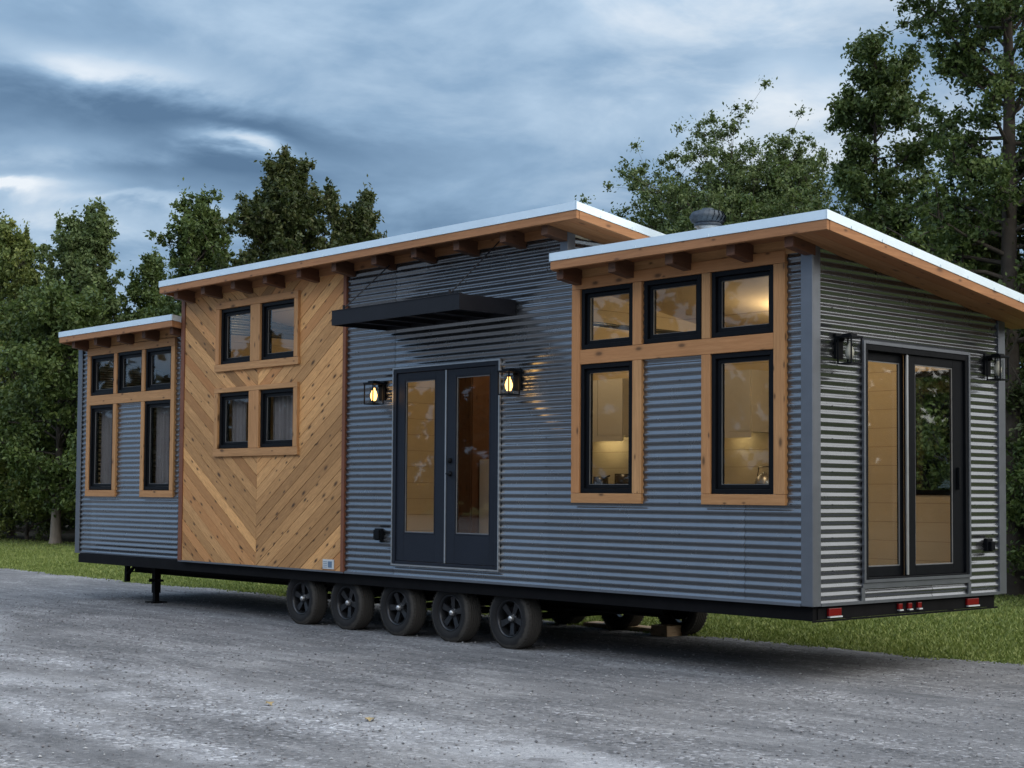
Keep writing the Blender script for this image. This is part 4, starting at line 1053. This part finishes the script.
# ------------------------------------------------------------------ sky, sun, camera
w = bpy.data.worlds.new("World"); sc.world = w; w.use_nodes = True; nt = w.node_tree; nt.nodes.clear()
SUN_EL, SUN_AZ = radians(38), radians(200)
sky = N(nt, 'ShaderNodeTexSky'); sky.sky_type = 'NISHITA'; sky.sun_disc = False; sky.sun_elevation = SUN_EL; sky.sun_rotation = SUN_AZ
tc = N(nt, 'ShaderNodeTexCoord').outputs['Generated']
s = N(nt, 'ShaderNodeSeparateXYZ'); L(nt, tc, s.inputs[0]); X_, Y_, Z_ = s.outputs
zz = math_(nt, 'ADD', math_(nt, 'MAXIMUM', Z_, 0.0), .16)
cb = N(nt, 'ShaderNodeCombineXYZ'); L(nt, math_(nt, 'DIVIDE', X_, zz), cb.inputs[0]); L(nt, math_(nt, 'DIVIDE', Y_, zz), cb.inputs[1])
PR = mapping(nt, cb.outputs[0], (1, 1, 1), (3.1, 1.7, 0))
n1 = noise(nt, PR, .95, 6, .5, .35); n2 = noise(nt, mapping(nt, PR, (1, 1, 1), (9, 4, 2)), 3.0, 6, .58, .3)
cl = math_(nt, 'ADD', math_(nt, 'MULTIPLY', n1, .68), math_(nt, 'MULTIPLY', n2, .32))
PATCHES = [(-1.11, .257, .085, .015, .20, .06), (-1.03, .2165, .034, .0075, .34, .10), (-1.15, .187, .04, .005, .24, 0), (-1.06, .176, .05, .004, .10, .05), (-.63, .246, .035, .018, .13, 0),
           (-1.03, .226, .16, .015, -.12, .05), (-1.05, .199, .10, .009, -.07, 0), (-.78, .26, .13, .05, -.05, 0), (-1.08, .165, .10, .012, .05, 0)]
AZ = math_(nt, 'ARCTAN2', X_, Y_); EL = math_(nt, 'ARCSINE', Z_)
wob = math_(nt, 'MULTIPLY', math_(nt, 'SUBTRACT', n2, .5), .05); wob2 = math_(nt, 'MULTIPLY', math_(nt, 'SUBTRACT', n1, .5), .2)
def patch(a, e, wa, we, tilt=0.0):
    """soft elongated patch of cloud around a fixed compass direction"""
    da = math_(nt, 'SUBTRACT', math_(nt, 'ADD', AZ, wob2), a); de = math_(nt, 'SUBTRACT', math_(nt, 'ADD', EL, wob), e)
    de = math_(nt, 'ADD', de, math_(nt, 'MULTIPLY', da, tilt))
    q = math_(nt, 'ADD', math_(nt, 'POWER', math_(nt, 'ABSOLUTE', math_(nt, 'DIVIDE', da, wa)), 2), math_(nt, 'POWER', math_(nt, 'ABSOLUTE', math_(nt, 'DIVIDE', de, we)), 2))
    return math_(nt, 'POWER', 2.718, math_(nt, 'MULTIPLY', q, -1))
for (a, e, wa, we, amt, tl) in PATCHES:
    cl = math_(nt, 'ADD', cl, math_(nt, 'MULTIPLY', patch(a, e, wa, we, tl), amt))
cloud = ramp(nt, cl, [(.34, (.10, .185, .31)), (.43, (.175, .29, .445)), (.51, (.275, .42, .60)), (.59, (.45, .60, .77)), (.70, (.88, .94, 1.0))])
def blob(dx, dy, dz, lo, hi):
    v = N(nt, 'ShaderNodeVectorMath', operation='DOT_PRODUCT'); L(nt, tc, v.inputs[0]); q = sqrt(dx*dx+dy*dy+dz*dz); v.inputs[1].default_value = (dx/q, dy/q, dz/q)
    return ramp(nt, v.outputs['Value'], [(lo, 0), (hi, 1)])
# brighter break in the cloud low over the trees, and a pale bright evening side towards +x
b1 = math_(nt, 'MULTIPLY', blob(-.575, .782, .235, .985, 1.0), ramp(nt, n2, [(.45, .05), (.62, .9)]))
cloud = mix(nt, math_(nt, 'MULTIPLY', b1, .45), cloud, (.85, .88, .90))
b2 = blob(1, .05, .45, .1, .95)
cloud = mix(nt, math_(nt, 'MULTIPLY', b2, .9), cloud, (3.3, 3.12, 2.85))
b3 = blob(-.25, -1, .55, .1, .95)
cloud = mix(nt, math_(nt, 'MULTIPLY', b3, .75), cloud, (.50, .72, 1.04))
up_ = ramp(nt, Z_, [(.2, 1.0), (.8, 1.4)])
t = N(nt, 'ShaderNodeMix', data_type='RGBA', blend_type='MULTIPLY'); t.inputs[0].default_value = 1; L(nt, cloud, t.inputs[6]); L(nt, up_, t.inputs[7])
sc10 = N(nt, 'ShaderNodeVectorMath', operation='SCALE'); L(nt, t.outputs[2], sc10.inputs[0]); sc10.inputs['Scale'].default_value = 10
c = mix(nt, .93, sky.outputs[0], sc10.outputs[0])
bg = N(nt, 'ShaderNodeBackground'); bg.inputs[1].default_value = .1; L(nt, c, bg.inputs[0])
wo = N(nt, 'ShaderNodeOutputWorld'); L(nt, bg.outputs[0], wo.inputs[0])

sun = bpy.data.lights.new('sun', 'SUN'); sun.energy = .5; sun.angle = radians(16); sun.color = (1, .95, .88)
so = bpy.data.objects.new('sun', sun); col.objects.link(so)
az = SUN_AZ
import mathutils
d = mathutils.Vector((sin(az)*cos(SUN_EL), cos(az)*cos(SUN_EL), sin(SUN_EL)))     # towards the sun
so.rotation_euler = d.to_track_quat('Z', 'Y').to_euler()

cam = bpy.data.cameras.new('camera'); co = bpy.data.objects.new('camera', cam); col.objects.link(co); sc.camera = co
cam.lens = 54.978; cam.sensor_width = 36; cam.sensor_fit = 'HORIZONTAL'; cam.shift_y = 39.145/1024; cam.clip_end = 3000
fw = mathutils.Vector((-.74379916, .66688771, .04498423)); rt = mathutils.Vector((.66778427, .74432114, .00708589)); u_ = mathutils.Vector((.02875722, -.03531024, .99896257))
R3 = mathutils.Matrix((rt, u_, -fw)).transposed()
co.matrix_world = mathutils.Matrix.Translation((7.81674, -10.28037, .88572+B)) @ R3.to_4x4()

sc.render.engine = 'CYCLES'; sc.cycles.use_denoising = True
sc.cycles.max_bounces = 8; sc.cycles.transparent_max_bounces = 16; sc.cycles.caustics_reflective = False; sc.cycles.caustics_refractive = False
sc.cycles.sample_clamp_indirect = 6
sc.view_settings.view_transform = 'Standard'; sc.view_settings.look = 'None'; sc.view_settings.exposure = 0; sc.view_settings.gamma = 1
